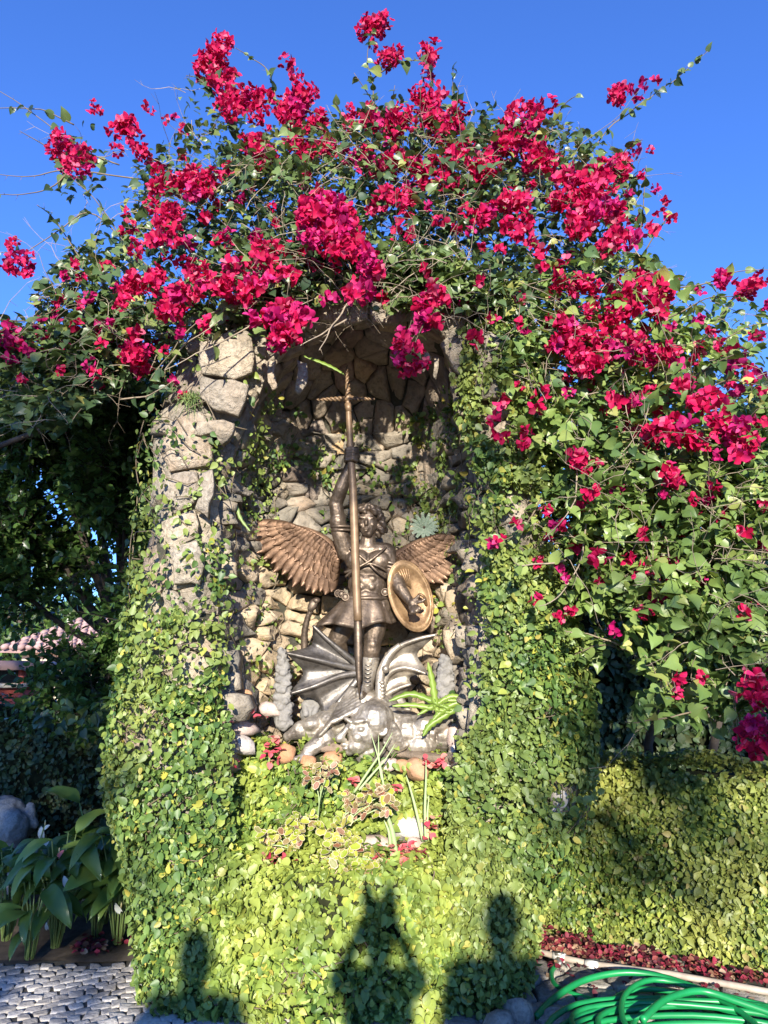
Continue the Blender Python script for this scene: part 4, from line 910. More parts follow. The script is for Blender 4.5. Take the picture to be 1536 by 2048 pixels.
#            px   py   rx   ry  wt  Y0   Y1
EC = [(720, 400, 330, 165, 1.25, 3.65, 5.0), (1050, 420, 230, 190, 1.1, 3.7, 4.9), (450, 430, 210, 150, .8, 3.7, 4.8), (340, 560, 230, 120, .8, 3.55, 4.6),
      (700, 560, 300, 60, 1.1, 3.5, 4.5), (1080, 600, 140, 130, 1.0, 3.7, 4.8), (160, 320, 60, 80, .35, 3.9, 4.4), (430, 200, 80, 70, .25, 4.0, 4.4), (860, 250, 170, 60, .5, 3.9, 4.5), (1150, 380, 130, 80, .7, 3.8, 4.6), (480, 640, 110, 35, .6, 3.35, 3.6), (560, 600, 90, 40, .5, 3.35, 3.6), (300, 640, 120, 50, .6, 3.5, 4.2),
      (700, 540, 240, 60, 1.5, 3.28, 3.5), (900, 560, 150, 60, 1.3, 3.3, 3.55), (480, 590, 120, 50, 1.2, 3.35, 3.6), (760, 600, 120, 20, .8, 3.3, 3.45), (680, 330, 420, 110, .5, 3.9, 4.5), (1000, 640, 70, 70, 1.0, 3.35, 3.7), (640, 440, 380, 130, .35, 3.6, 4.2)]
ER = [(1200, 640, 190, 150, 1.1, 3.4, 4.6), (1330, 850, 230, 190, 1.25, 3.25, 4.5), (1350, 1050, 220, 190, 1.3, 3.15, 4.3), (1400, 1240, 160, 150, 1.15, 3.1, 4.2), (1470, 1330, 90, 100, 1.0, 3.1, 3.8),
      (1130, 850, 70, 150, .9, 3.3, 4.2), (1130, 1080, 60, 130, .6, 3.3, 4.0), (1450, 700, 120, 110, .35, 3.5, 4.4), (1320, 1410, 50, 40, .5, 3.2, 3.5), (1440, 1420, 70, 50, .6, 3.2, 3.5), (1180, 1290, 40, 35, .35, 3.4, 3.7), (1240, 1180, 90, 60, .7, 3.3, 3.9), (1060, 760, 60, 110, 1.0, 3.3, 3.8), (1500, 900, 80, 140, .9, 3.2, 4.2), (1500, 1130, 80, 200, 1.0, 3.1, 4.2), (1320, 980, 220, 210, 1.1, 3.9, 4.8), (1340, 1180, 180, 120, 1.0, 3.8, 4.6)]
EL = [(110, 740, 150, 80, 1.2, 3.45, 4.3), (230, 690, 130, 80, 1.1, 3.5, 4.3), (60, 690, 90, 50, .9, 3.4, 4.0), (160, 600, 90, 80, .5, 3.6, 4.2), (330, 740, 60, 50, .8, 3.5, 4.0), (80, 820, 90, 40, .9, 3.4, 3.9), (200, 540, 60, 60, .3, 3.8, 4.2), (150, 1440, 90, 30, .15, 4.0, 4.4)]
BSZ = (.045, .055, .055, .065, .075)
RS = random.getstate()
lc = ell_leaves(EC, 19000, 1.0, (.04, .045, .05, .06, .068)); lr = ell_leaves(ER, 29000, .75, (.035, .045, .05, .06, .078)); ll = ell_leaves(EL, 4500, .9, BSZ)
loose(bc, 130, EC, 'c', .25); loose(br, 110, ER[:4], 'r'); loose(bl_, 22, EL[:4], 'l')
def shoot(root, pts, Y0, Y1, leaves, szs=.075, thorn=True, rad=.0045, gap=.05, store=None):
    n = len(pts); P = crom([at(x, y, Y0 + (Y1 - Y0) * i / (n - 1)) for i, (x, y) in enumerate(pts)], 6)
    L = [0.]
    for a, b in zip(P[:-1], P[1:]): L.append(L[-1] + (b - a).length)
    m = MB(); Q = [p + Vector((nz(p.x * 9, p.z * 9, 1), 0, nz(p.x * 9, p.z * 9, 8))) * .012 for p in P]
    m.tube(Q, [rad * (1 - .75 * i / (len(Q) - 1)) + .0006 for i in range(len(Q))], 5)
    if thorn:
        for i in range(1, len(Q) - 1, 2):
            d = (Q[i + 1] - Q[i - 1]).normalized(); s = Vector((random.gauss(0, 1), random.gauss(0, 1), random.gauss(0, 1))); s = (s - d * s.dot(d)).normalized()
            m.tube([Q[i], Q[i] + (s + d * .7) * random.uniform(.015, .035)], [.0016, .0004], 4)
    m.build('branch', M['twig'] if (leaves < .31 and P[0].z < 3.3) else M['shoot'], root)
    s = 0
    while leaves and s < L[-1]:
        i = min(int(np.searchsorted(L, s)), len(Q) - 1); d = (Q[min(i + 1, len(Q) - 1)] - Q[max(i - 1, 0)]).normalized()
        if random.random() < leaves:
            side = Vector((random.gauss(0, 1), random.gauss(-.3, .8), random.gauss(-.4, .7))); t = (side + d * .4).normalized(); nn = Vector((random.gauss(0, .6), random.gauss(-.6, .5), random.gauss(.3, .5))).normalized()
            k = (1 - .4 * s / L[-1]); store[0].append(Q[i]); store[1].append(t); store[2].append(nn); store[3].append(szs * k * random.uniform(.7, 1.2))
        s += gap * random.uniform(.5, 1.3)
for pts, lv, root, st in [
    ([(752, 300), (745, 180), (735, 110), (745, 60)], .9, bc, lc), ([(742, 160), (790, 130), (850, 125), (865, 170)], .7, bc, lc), ([(1160, 340), (1215, 260), (1300, 195), (1360, 150), (1415, 103)], .85, bc, lc),
    ([(500, 330), (450, 210), (400, 160), (372, 150)], .8, bc, lc), ([(470, 230), (450, 130), (450, 75)], .5, bc, lc), ([(560, 250), (540, 150), (500, 115), (470, 95)], .8, bc, lc),
    ([(300, 360), (130, 340), (60, 355), (-20, 345)], .0, bc, lc), ([(140, 340), (110, 370), (50, 388), (-20, 388)], .15, bc, lc), ([(240, 330), (140, 290), (80, 235), (-20, 170)], .25, bc, lc), ([(150, 250), (80, 220), (-20, 215)], .15, bc, lc),
    ([(140, 320), (90, 290), (40, 262)], .0, bc, lc), ([(350, 640), (260, 500), (190, 400), (110, 330)], .8, bc, lc), ([(250, 640), (170, 530), (110, 440), (75, 408)], .9, bc, lc), ([(320, 560), (190, 430), (120, 460), (60, 500), (0, 505)], .35, bl_, ll),
    ([(895, 300), (905, 200), (908, 130)], 1., bc, lc), ([(1090, 290), (1125, 215), (1155, 190)], .9, bc, lc), ([(700, 270), (670, 200)], .6, bc, lc), ([(765, 240), (710, 145)], .7, bc, lc), ([(780, 260), (790, 170)], .8, bc, lc),
    ([(1270, 520), (1285, 430), (1290, 330)], .4, bc, lc), ([(1230, 330), (1260, 290), (1285, 280)], .5, bc, lc), ([(1290, 500), (1330, 440), (1350, 425)], .5, br, lr), ([(1330, 580), (1400, 570), (1480, 545), (1560, 540)], .6, br, lr), ([(1330, 640), (1410, 600), (1480, 590)], .7, br, lr),
    ([(1340, 660), (1420, 690), (1480, 660), (1560, 640)], .5, br, lr), ([(1380, 760), (1440, 720), (1520, 700)], .5, br, lr), ([(1400, 800), (1450, 760), (1560, 780)], .5, br, lr), ([(1238, 640), (1240, 700), (1247, 780), (1260, 860)], .0, br, lr),
    ([(1180, 900), (1175, 1010), (1160, 1120), (1120, 1190), (1070, 1215)], .25, br, lr), ([(1150, 900), (1150, 1000), (1090, 1080)], .3, br, lr), ([(1250, 980), (1320, 1060), (1340, 1120)], .2, br, lr), ([(1380, 1140), (1410, 1220), (1425, 1300)], .0, br, lr),
    ([(1090, 700), (1100, 780), (1060, 850), (1010, 870)], .7, br, lr), ([(1240, 1290), (1180, 1270), (1130, 1262)], .1, br, lr), ([(1260, 1300), (1200, 1290), (1150, 1310)], .7, br, lr), ([(1500, 1350), (1400, 1420), (1290, 1440), (1250, 1445)], .5, br, lr),
    ([(1350, 1230), (1330, 1330), (1350, 1400)], .4, br, lr), ([(1090, 990), (1030, 1070), (975, 1085)], .6, br, lr), ([(1130, 1120), (1050, 1130), (1030, 1125)], .3, br, lr), ([(560, 620), (430, 690), (330, 740)], .2, bc, lc), ([(520, 600), (400, 640), (300, 760)], .1, bc, lc), ([(690, 640), (640, 670), (600, 690)], .0, bc, lc), ([(700, 600), (660, 660), (640, 700)], .0, bc, lc),
    ([(860, 560), (850, 640), (815, 720)], .3, bc, lc), ([(560, 600), (580, 650), (545, 690)], .4, bc, lc), ([(330, 740), (360, 700), (440, 640)], .0, bc, lc), ([(240, 800), (300, 790), (350, 760)], .2, bl_, ll), ([(-20, 640), (60, 640), (140, 600), (170, 520)], .6, bl_, ll), ([(170, 600), (120, 590), (70, 600)], .8, bl_, ll)]:
    Y = depth_at(*pts[len(pts) // 2], 'c' if root is bc else 'r' if root is br else 'l'); shoot(root, pts, Y + .15, Y - .05, lv, .078, True, .0048, .038, st)
def twigs(root, n, ells, col, seed):
    m = MB()
    for _ in range(n):
        e = random.choices(ells, [q[2] * q[3] * q[4] for q in ells])[0]; a = random.uniform(0, 6.28); r = math.sqrt(random.random()) * .95
        p = at(e[0] + e[2] * r * math.cos(a), e[1] + e[3] * r * math.sin(a), e[5] - .05 + (e[6] - e[5]) * random.random() ** 1.3)
        d = Vector((random.gauss(0, 1), random.gauss(0, .6), random.gauss(0, .7))).normalized(); L = random.uniform(.12, .5); pts = [p]
        for k in range(6): d = (d + Vector((random.gauss(0, .22), random.gauss(0, .2), random.gauss(-.08, .22)))).normalized(); pts.append(pts[-1] + d * L / 6)
        m.tube(pts, [.0028 * (1 - .12 * k) for k in range(7)], 3, False)
        for k in range(1, 6, 2):
            s = (d + Vector((random.gauss(0, .8), random.gauss(0, .8), random.gauss(0, .8)))).normalized(); m.tube([pts[k], pts[k] + s * random.uniform(.03, .09)], [.0016, .0006], 3, False)
    m.build('twigs', col, root)['kind'] = 'stuff'
twigs(bc, 900, EC, M['twig'], 1); twigs(br, 800, ER, M['twig'], 2); twigs(bl_, 180, EL, M['twig'], 3)
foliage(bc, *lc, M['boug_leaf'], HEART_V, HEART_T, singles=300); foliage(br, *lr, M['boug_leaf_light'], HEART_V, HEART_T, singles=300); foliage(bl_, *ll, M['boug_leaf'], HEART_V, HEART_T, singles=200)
for root, pts in ((bc, [(.95, 4.7, 0), (.8, 4.65, 1.2), (.5, 4.55, 2.4), (.1, 4.3, 3.4), (-.3, 4.1, 3.7)]), (bc, [(1.0, 4.75, 0), (1.0, 4.6, 1.6), (.9, 4.4, 2.8), (.9, 4.2, 3.5)]), (br, [tuple(gnd(1250, 1880) + Vector((0, .35, 0))), (1.5, 4.3, .9), (1.55, 4.0, 1.8), (1.3, 3.9, 2.6)]), (br, [(1.75, 4.45, 0), (1.9, 4.2, 1.2), (1.95, 3.9, 2.0)]),
                  (bl_, [(-3.2, 5.2, 0), (-3.2, 5.0, 1.4), (-3.0, 4.6, 2.6), (-1.9, 4.1, 2.95)])):
    m = MB(); P = crom(pts, 6); m.tube([p + Vector((nz(p.z * 3, 1), nz(p.z * 3, 5), 0)) * .06 for p in P], [.035 * (1 - .6 * i / (len(P) - 1)) for i in range(len(P))], 8); m.build('trunk', M['bark'], root, True)
# ------------------------------------------------------------------ hedges behind
def hedge(name, A, B, h, th, label, n, mat, size, cat='hedge', singles=300, topn=.25, lumps=.09):
    """A clipped, creeper covered wall from A to B (x, y on the ground)"""
    A, B = Vector((*A, 0)), Vector((*B, 0)); d = (B - A); L = d.length; d /= L; nn = Vector((d.y, -d.x, 0))
    if nn.y > 0: nn = -nn
    t = thing(name, (A + B) / 2, label, cat)
    def hmap(u, v):
        if v <= h: p = A + d * u + Vector((0, 0, v)); n0 = nn
        else: p = A + d * u + Vector((0, 0, h)) - nn * (v - h); n0 = (Vector((0, 0, 1)) + nn * .2).normalized()
        k = lumps * noise.fractal(p * 1.6, 1, 2, 3); return p + n0 * k, n0
    nu, nv = 40, 20; V = [hmap(L * i / nu, (h + th) * j / nv)[0] - hmap(L * i / nu, (h + th) * j / nv)[1] * .04 for j in range(nv + 1) for i in range(nu + 1)]
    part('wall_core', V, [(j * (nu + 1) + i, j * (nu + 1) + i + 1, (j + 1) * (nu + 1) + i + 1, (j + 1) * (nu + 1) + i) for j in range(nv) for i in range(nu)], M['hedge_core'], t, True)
    P, D, N, S = surf_leaves(hmap, rng.uniform(0, L, n), rng.uniform(0, h + th * topn, n), lambda p: .25 + 1.2 * clump(p, 4, -.7, 0), size, lift=(-.02, .07), tilt=.6)
    foliage(t, P, D, N, S, mat, singles=singles); return t
g1, g2 = gnd(1000, 1838), gnd(1600, 1972); g3 = g1 + (g2 - g1) * 2.1
hedge('hedge', (g1.x, g1.y), (g3.x, g3.y), .93, .5, 'low sunlit yellow green creeper covered wall right of the grotto', 52000, M['fig_dry'], .027)
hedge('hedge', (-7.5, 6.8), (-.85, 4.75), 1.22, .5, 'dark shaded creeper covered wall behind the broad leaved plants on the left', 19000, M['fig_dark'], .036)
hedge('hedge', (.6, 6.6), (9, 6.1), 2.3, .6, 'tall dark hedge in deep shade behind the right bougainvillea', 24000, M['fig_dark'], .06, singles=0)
hedge('hedge', (-45, 26), (45, 26), 3.4, 1.5, 'long far hedge closing the garden behind everything', 22000, M['fig_dark'], .30, singles=0, lumps=.5)
# ------------------------------------------------------------------ trees
def tree(name, base, h_trunk, ells, n, size, mat, label, singles=0, world_ells=False, lean=(0, 0), gap=1.0, cat='tree', trad=.09):
    base = Vector(base); t = thing(name, base, label, cat); P, D, N, S = [], [], [], []
    cen = []
    for e in ells: cen.append(Vector(e[:3]) if world_ells else at(e[0], e[1], e[2]))
    top = base + Vector((lean[0], lean[1], h_trunk)); m = MB(); Pt = crom([base, base.lerp(top, .5) + Vector((.06, 0, 0)), top], 5); m.tube(Pt, [trad * (1 - .4 * i / (len(Pt) - 1)) for i in range(len(Pt))], 9)
    m.build('trunk', M['bark'], t, True)
    for c in cen:
        m = MB(); mid = top.lerp(c, .5) + Vector((0, 0, -.1)); Q = crom([top, mid, c], 5); m.tube(Q, [trad * .5 * (1 - .8 * i / (len(Q) - 1)) for i in range(len(Q))], 6); m.build('branch', M['bark'], t, True)
    sprays = MB()
    for c, e in zip(cen, ells):
        r = Vector(e[3:6]); k = int(n * e[6])
        for _ in range(k // 9):
            q = Vector(unit(rng.normal(size=3)).tolist()) * random.random() ** .45; p0 = c + Vector((q.x * r.x, q.y * r.y, q.z * r.z))
            if noise.fractal(p0 * 2.0, 1, 2, 2) < -.12 * gap: continue
            d = (Vector(unit(rng.normal(size=3)).tolist()) + q * 1.2 + Vector((0, 0, .2))).normalized(); L = size * 3.2
            sprays.tube([p0 - d * L * .5, p0 + d * L], [.003, .001], 3, False)
            for j in range(9):
                s = (j + .5) / 9; side = Vector((random.gauss(0, 1), random.gauss(0, 1), random.gauss(0, 1))); side = (side - d * side.dot(d)).normalized()
                P.append(p0 + d * L * s); D.append((side + d * .7).normalized()); N.append(Vector((random.gauss(0, .6), random.gauss(-.2, .6), 1)).normalized()); S.append(size * random.uniform(.7, 1.2))
    sprays.build('twigs', M['bark'], t)['kind'] = 'stuff'
    foliage(t, P, D, N, S, mat, singles=singles, mass_name='crown'); return t
tree('shade_tree', (-2.0, 5.6, 0), 1.6, [(170, 880, 5.0, .75, .6, .55, 1.2), (60, 1000, 5.2, .7, .6, .6, 1.1), (250, 960, 4.9, .35, .5, .55, .8), (90, 820, 5.0, .7, .5, .35, .8), (200, 1120, 5.1, .4, .5, .22, .22), (20, 1160, 5.3, .4, .5, .35, .35), (280, 1180, 4.9, .22, .4, .5, .6), (230, 820, 4.8, .5, .4, .4, .8), (60, 1080, 5.6, .6, .3, .3, .5), (200, 1010, 5.5, .6, .3, .5, .8), (130, 900, 5.6, .9, .3, .6, 1.1)], 8600, .058, M['tree_leaf'], 'dark glossy leaved tree left of the grotto, sky glinting through its crown', singles=300, gap=.35)
tree('small_tree', (-1.6, 5.4, 0), .9, [(220, 1330, 4.9, .42, .4, .25, .7), (150, 1390, 5.0, .3, .4, .2, .4), (270, 1400, 4.8, .35, .4, .3, .6)], 3200, .055, M['tree_leaf'], 'low dark bush growing over the left wall, beneath the glossy tree', singles=150, gap=1.2, cat='bush', trad=.05)
# ------------------------------------------------------------------ far things
M['roof_tile'] = plain('faded_pink_roof_tile', (.42, .27, .25), .85, 0, .35, 3, .3); M['red_paint'] = plain('dark_red_paint', (.34, .07, .055), .6, 0, .2, 2); M['plaster'] = plain('cream_plaster', (.55, .48, .38), .85, 0, .15, 2); M['dark_glass'] = plain('dark_window_glass', (.03, .035, .04), .1)
hz = 14.0; a, b = at(30, 1300, hz), at(260, 1300, hz); h0 = a.z; hr = at(100, 1236, hz + 1).z
hs = thing('house', ((a.x + b.x) / 2, hz + 1.5, 0), 'low house with a faded pink tiled roof, glimpsed between the left trees', 'house')
m = MB(); m.box(((a.x + b.x) / 2, hz + 1.7, h0 / 2), ((b.x - a.x) / 2, 1.4, h0 / 2)); m.build('wall', M['plaster'], hs)
rf = MB(); x0, x1 = a.x - .3, b.x + .3; rf.add([(x0, hz - .1, h0 - .05), (x1, hz - .1, h0 - .05), (x1 - .8, hz + 1.7, hr), (x0 + .8, hz + 1.7, hr), (x0, hz + 3.5, h0 - .05), (x1, hz + 3.5, h0 - .05)], [(0, 1, 2, 3), (4, 3, 2, 5), (0, 3, 4), (1, 5, 2), (0, 4, 5, 1)])
rf = rf.build('roof', M['roof_tile'], hs)
nr_ = 9
for r in range(nr_):
    m = MB(); u = (r + .5) / nr_; y = hz - .1 + 1.8 * u; z = h0 + (hr - h0) * u; xa, xb = x0 + .8 * u, x1 - .8 * u; k = int((xb - xa) / .16)
    for i in range(k): m.tube([(xa + .16 * (i + .5), y - .12, z - .02 + .03), (xa + .16 * (i + .5), y + .12, z + .055)], .055, 6)
    m.build('tile_row', M['roof_tile'], rf)['kind'] = 'stuff'
for i in range(3):
    m = MB(); x = a.x + (b.x - a.x) * (i + .6) / 3.2; m.box((x, hz + .28, h0 * .55), (.3, .03, .35)); w_ = m.build('window', M['plaster'], hs); m = MB(); m.box((x, hz + .245, h0 * .55), (.25, .01, .3)); m.build('pane', M['dark_glass'], w_)
p0, p1 = at(-120, 1430, 8), at(42, 1375, 8)
kw = thing('red_kiosk', ((p0.x + p1.x) / 2, 8.3, 0), 'dark red painted stall counter with a shaded opening at the far left edge', 'kiosk')
m = MB(); m.box(((p0.x + p1.x) / 2, 8.4, p1.z / 2), ((p1.x - p0.x) / 2, .4, p1.z / 2)); m.build('counter', M['red_paint'], kw)
m = MB(); m.box(((p0.x + p1.x) / 2, 8.36, p1.z + .02), ((p1.x - p0.x) / 2 + .05, .46, .02)); m.build('counter_top', M['plaster'], kw)
zt = at(0, 1340, 8).z; m = MB(); m.box(((p0.x + p1.x) / 2, 8.4, zt + .05), ((p1.x - p0.x) / 2 + .15, .55, .05)); m.build('canopy', M['roof_tile'], kw)
for x in (p0.x + .1, p1.x - .05): m = MB(); m.box((x, 8.1, (p1.z + zt) / 2 + .02), (.03, .03, (zt - p1.z) / 2 - .02)); m.build('post', M['red_paint'], kw)
m = MB(); m.box(((p0.x + p1.x) / 2, 8.82, (p1.z + zt) / 2), ((p1.x - p0.x) / 2, .02, (zt - p1.z) / 2)); m.build('back_panel', M['bark'], kw)
tree('garden_tree', (-7, 20, 0), 1.5, [(-8, 20, 2.4, 3, 2, 1.0, 1), (-3.5, 21, 1.6, 2.4, 2, .9, .8), (-12, 20, 3.4, 3, 2, 1.8, 1)], 2400, .22, M['tree_leaf'], 'distant round green tree behind the pink roofed house', world_ells=True, trad=.2)
tree('garden_tree', (6, 16, 0), 1.5, [(5, 16, 2.2, 3, 2, 1.6, 1), (9, 16, 2.6, 3, 2, 1.8, 1), (1.5, 17, 1.8, 2.6, 2, 1.4, .8)], 2400, .22, M['tree_leaf'], 'distant green trees behind the right bougainvillea', world_ells=True, trad=.2)

# ------------------------------------------------------------------ left bed: soil, broad leaved plants, animal statue
def blade_leaf(L, w, droop, fold, mseg=8, heart=.0, wave=.0, seed=0):
    """a large leaf along +Y with midrib, curved down at the tip"""
    V = []; cols = (-1, -.55, 0, .55, 1)
    for s in range(mseg + 1):
        u = s / mseg; ww = w * (math.sin(math.pi * min(1, (u + heart) / (1 + heart)) ** .8) ** .75 if u < 1 else 0) * (1 if u < .98 else .02)
        if s == 0 and heart == 0: ww = w * .06
        ang = droop * u; y = L * (math.sin(ang) / droop if abs(droop) > .01 else u); z = -L * ((1 - math.cos(ang)) / droop if abs(droop) > .01 else 0)
        for c in cols:
            back = -heart * L * .9 * abs(c) * (1 - u) ** 3
            V.append((c * ww, y + back, z + fold * abs(c) * ww + wave * w * math.sin(u * 13 + c * 2 + seed) * abs(c)))
    n = 5; T = []
    for s in range(mseg):
        for c in range(4): a = s * n + c; T += [(a, a + 1, a + n + 1), (a, a + n + 1, a + n)]
    return np.array(V), np.array(T)
M['lily_leaf'] = leaf_mat('broad_glossy_leaf', [(0, (.055, .11, .028)), (.6, (.12, .21, .045)), (1, (.22, .32, .07))], None, .27, .25)
M['spathe_white'] = leaf_mat('white_spathe', [(0, (.72, .74, .66)), (1, (.80, .80, .74))], None, .4, .3)
M['spathe_red'] = leaf_mat('pink_red_spathe', [(0, (.60, .07, .07)), (1, (.72, .22, .20))], None, .3, .2)
M['spadix'] = plain('cream_spadix', (.62, .55, .30), .6, 0, .2, 60)
M['stalk'] = leaf_mat('pale_green_stalk', [(0, (.13, .20, .06)), (1, (.22, .30, .09))], None, .5, .05)
LM = []
for k, (L, w, dr, fo, he, wv) in enumerate([(.30, .055, 1.1, .35, 0, .10), (.34, .05, 1.5, .4, 0, .12), (.26, .06, .8, .3, 0, .08), (.24, .075, .9, .25, .18, .05), (.20, .07, .7, .25, .2, .05)]):
    V, T = blade_leaf(L, w, dr, fo, 9, he, wv, k); me = np_mesh('leaf', V, T, True); me.materials.append(M['lily_leaf']); LM.append(me)
def orient(o, root, p, d, n, s=1.0):
    m = frames(np.array([d], float), np.array([n], float))[0]; o.parent = root
    o.matrix_local = Matrix.Translation(Vector(p) - wl(root)) @ Matrix(m.tolist()).to_4x4() @ Matrix.Scale(s, 4)
def lily(px, py, Y, n, label, kinds=(0, 1, 2), hmul=1.0, flowers=(), aim=None, grp='broad leaved plants in the left bed', red=()):
    base = at(px, py, Y); base.z = .03; t = thing('peace_lily' if kinds[0] < 3 else 'anthurium', base, label, 'plant', grp)
    for i in range(n):
        a = 2.4 * i + random.uniform(-.4, .4); e = random.uniform(.25, 1.25); hgt = random.uniform(.18, .58) * hmul; rad = hgt * .35 * e
        p = base + Vector((math.cos(a) * rad, math.sin(a) * rad * .8, hgt)); m = MB(); m.tube([base + Vector((math.cos(a), math.sin(a), 0)) * .02, base.lerp(p, .5) + Vector((0, 0, .05)), p], .0035, 5); m.build('stalk', M['stalk'], t)
        o = bpy.data.objects.new('leaf', LM[random.choice(kinds)]); COL.objects.link(o); d = Vector((math.cos(a), math.sin(a) - .5, random.uniform(-.1, .7))).normalized()
        orient(o, t, p, d, Vector((random.gauss(0, .25), -.35, 1)), random.uniform(.5, .95) * (.9 + .15 * hmul))
    for fl, mt in [(f, 'spathe_white') for f in flowers] + [(f, 'spathe_red') for f in red]:
        x, y, s = fl; p = at(x, y, Y - .05 + random.uniform(-.1, .1)); m = MB(); b0 = Vector((base.x + (p.x - base.x) * .4, base.y, .1)); m.tube(crom([b0, b0.lerp(p, .6) + Vector((0, 0, .05)), p], 4), .003, 5); fo = m.build('flower_stalk', M['stalk'], t)
        V, T = blade_leaf(s * .0026, s * .00075, .9, .4, 6, .12, .05, x); me = np_mesh('spathe', V, T, True); me.materials.append(M[mt]); o = bpy.data.objects.new('spathe', me); COL.objects.link(o)
        orient(o, t, p - Vector((0, 0, .02)), Vector((random.uniform(-.5, .6), -.3, random.uniform(.3, 1))), Vector((random.uniform(-.5, .5), -1, .3)))
        m = MB(); m.tube([p, p + Vector((.005, -.012, .028))], [.0045, .003], 6); m.build('spadix', M['spadix'], t)
    return t
sheet('garden_bed', -4.5, -.6, 3.98, 5.9, .02, M['soil'], 34, .03)
lily(10, 1900, 4.25, 28, 'sunlit heart leaved plant with white flowers at the left edge', (3, 4, 0), .8, [(85, 1667, 24), (80, 1690, 28), (55, 1705, 24), (60, 1715, 14), (35, 1745, 18), (90, 1650, 14)], red=[(118, 1706, 18), (85, 1730, 18)])
lily(110, 1900, 4.15, 32, 'glossy plant with drooping leaves and two white flowers, second from the left edge', (0, 1), .95, [(140, 1765, 26), (100, 1783, 24), (96, 1850, 14)])
lily(60, 1905, 4.0, 15, 'lowest drooping leaved plant overhanging the cobbles', (0, 1, 1), .7, [])
lily(190, 1890, 4.3, 28, 'dark leaved plant in the middle of the left bed', (2, 0), .95, [(165, 1790, 18), (150, 1740, 16), (190, 1700, 14)])
lily(270, 1885, 4.25, 16, 'low leafy plant tucked against the foot of the left pillar', (0, 2), .8, [])
lily(235, 1890, 4.2, 26, 'dark plant with a pair of broad pale flowers close to the grotto', (0, 2, 1), 1.0, [(240, 1720, 30), (265, 1712, 32), (242, 1815, 22)])
lily(205, 1870, 4.5, 14, 'tall plant holding one big sunlit leaf up beside the left pillar', (3, 2), 1.35, [(118, 1676, 10)])
M['grey_stone'] = stone_mat('weathered_grey_carving', [(0, (.26, .265, .26)), (1, (.33, .33, .32))], (.40, .40, .38), (.12, .12, .12), .4, .5, 1.6)
# animal seen from behind, walking out of frame to the left
ay = 4.75; ak = px2m(ay)
def A_(x, y, d=0.): return at(x, y, ay) + Vector((0, d, 0))
def AC(x0, y0, d0, r0, x1, y1, d1, r1): return ('c', A_(x0, y0, d0), r0 * ak, A_(x1, y1, d1), r1 * ak)
hb = [AC(0, 1642, 0, 44, -120, 1650, 0, 50), AC(5, 1640, 0, 43, 22, 1645, -.02, 32), AC(-120, 1650, 0, 54, -180, 1640, 0, 44), AC(30, 1650, -.07, 34, 36, 1690, -.07, 20), AC(36, 1690, -.07, 19, 42, 1718, -.07, 10), AC(42, 1718, -.07, 9, 30, 1760, -.07, 6.5), AC(30, 1760, -.07, 7, 24, 1800, -.08, 7.5),
      AC(25, 1650, .08, 32, 20, 1690, .08, 19), AC(20, 1690, .08, 18, 28, 1722, .08, 9), AC(28, 1722, .08, 8, 20, 1765, .08, 6.5), AC(20, 1765, .08, 7, 14, 1800, .08, 7.5),
      AC(-170, 1660, -.07, 26, -172, 1720, -.07, 11), AC(-172, 1720, -.07, 10, -172, 1800, -.07, 7), AC(-176, 1660, .07, 26, -186, 1720, .07, 11), AC(-186, 1720, .07, 10, -182, 1800, .07, 7),
      AC(-190, 1630, 0, 34, -235, 1560, 0, 20), AC(-235, 1560, 0, 21, -282, 1572, 0, 12), AC(-232, 1548, -.04, 6, -222, 1524, -.06, 4), AC(-232, 1548, .04, 6, -222, 1524, .06, 4), AC(62, 1612, 0, 8, 70, 1650, 0, 6)]
an = blob('animal_statue', hb, .012, M['grey_stone'], None, 3, (.012, 14)); tag(an, 'weathered grey stone animal statue, only its rump and hind leg showing at the left edge', 'statue')
# ------------------------------------------------------------------ plants round the statue
M['strap_leaf'] = leaf_mat('bright_strap_leaf', [(0, (.17, .27, .04)), (1, (.27, .38, .07))], None, .38, .3)
def strap(root, pts, Y, w, mat, name='leaf', th=.003, flat=Vector((0, -1, .25))):
    w *= .8; P = crom([at(x, y, Y + (q[0] if q else 0)) for x, y, *q in pts], 5); n = len(P); V = []
    for i, p in enumerate(P):
        u = i / (n - 1); t = (P[min(i + 1, n - 1)] - P[max(i - 1, 0)]).normalized(); x = t.cross(flat).normalized(); ww = w * (math.sin(math.pi * (u * .9 + .08)) ** .6) * (1 + .2 * ((i % 2) * 2 - 1)); nn = x.cross(t)
        V += [p - x * ww + nn * .15 * ww, p + nn * -.12 * ww, p + x * ww + nn * .15 * ww, p - nn * (th + .12 * ww)]
    Fc = [(i * 4 + k, i * 4 + (k + 1) % 4, (i + 1) * 4 + (k + 1) % 4, (i + 1) * 4 + k) for i in range(n - 1) for k in range(4)]
    return part(name, V, Fc, mat, root)
sl = thing('strap_leaved_plant', at(900, 1430, 3.85), 'bright green plant with long notched strap leaves at the right end of the ledge', 'plant')
for pts, w in [([(875, 1425), (870, 1400), (864, 1360), (856, 1325)], .022), ([(905, 1420), (860, 1400), (820, 1388), (778, 1402)], .021), ([(900, 1425), (860, 1415), (820, 1410), (785, 1412)], .017), ([(925, 1402), (890, 1400), (870, 1410), (835, 1430)], .018),
                ([(928, 1408), (890, 1430), (860, 1450), (846, 1472)], .024), ([(940, 1400), (905, 1408), (880, 1425), (866, 1440)], .022), ([(925, 1395), (905, 1392), (890, 1397), (880, 1404)], .016), ([(935, 1430), (930, 1450), (925, 1480)], .016)]:
    strap(sl, pts, 3.72, w, M['strap_leaf'])
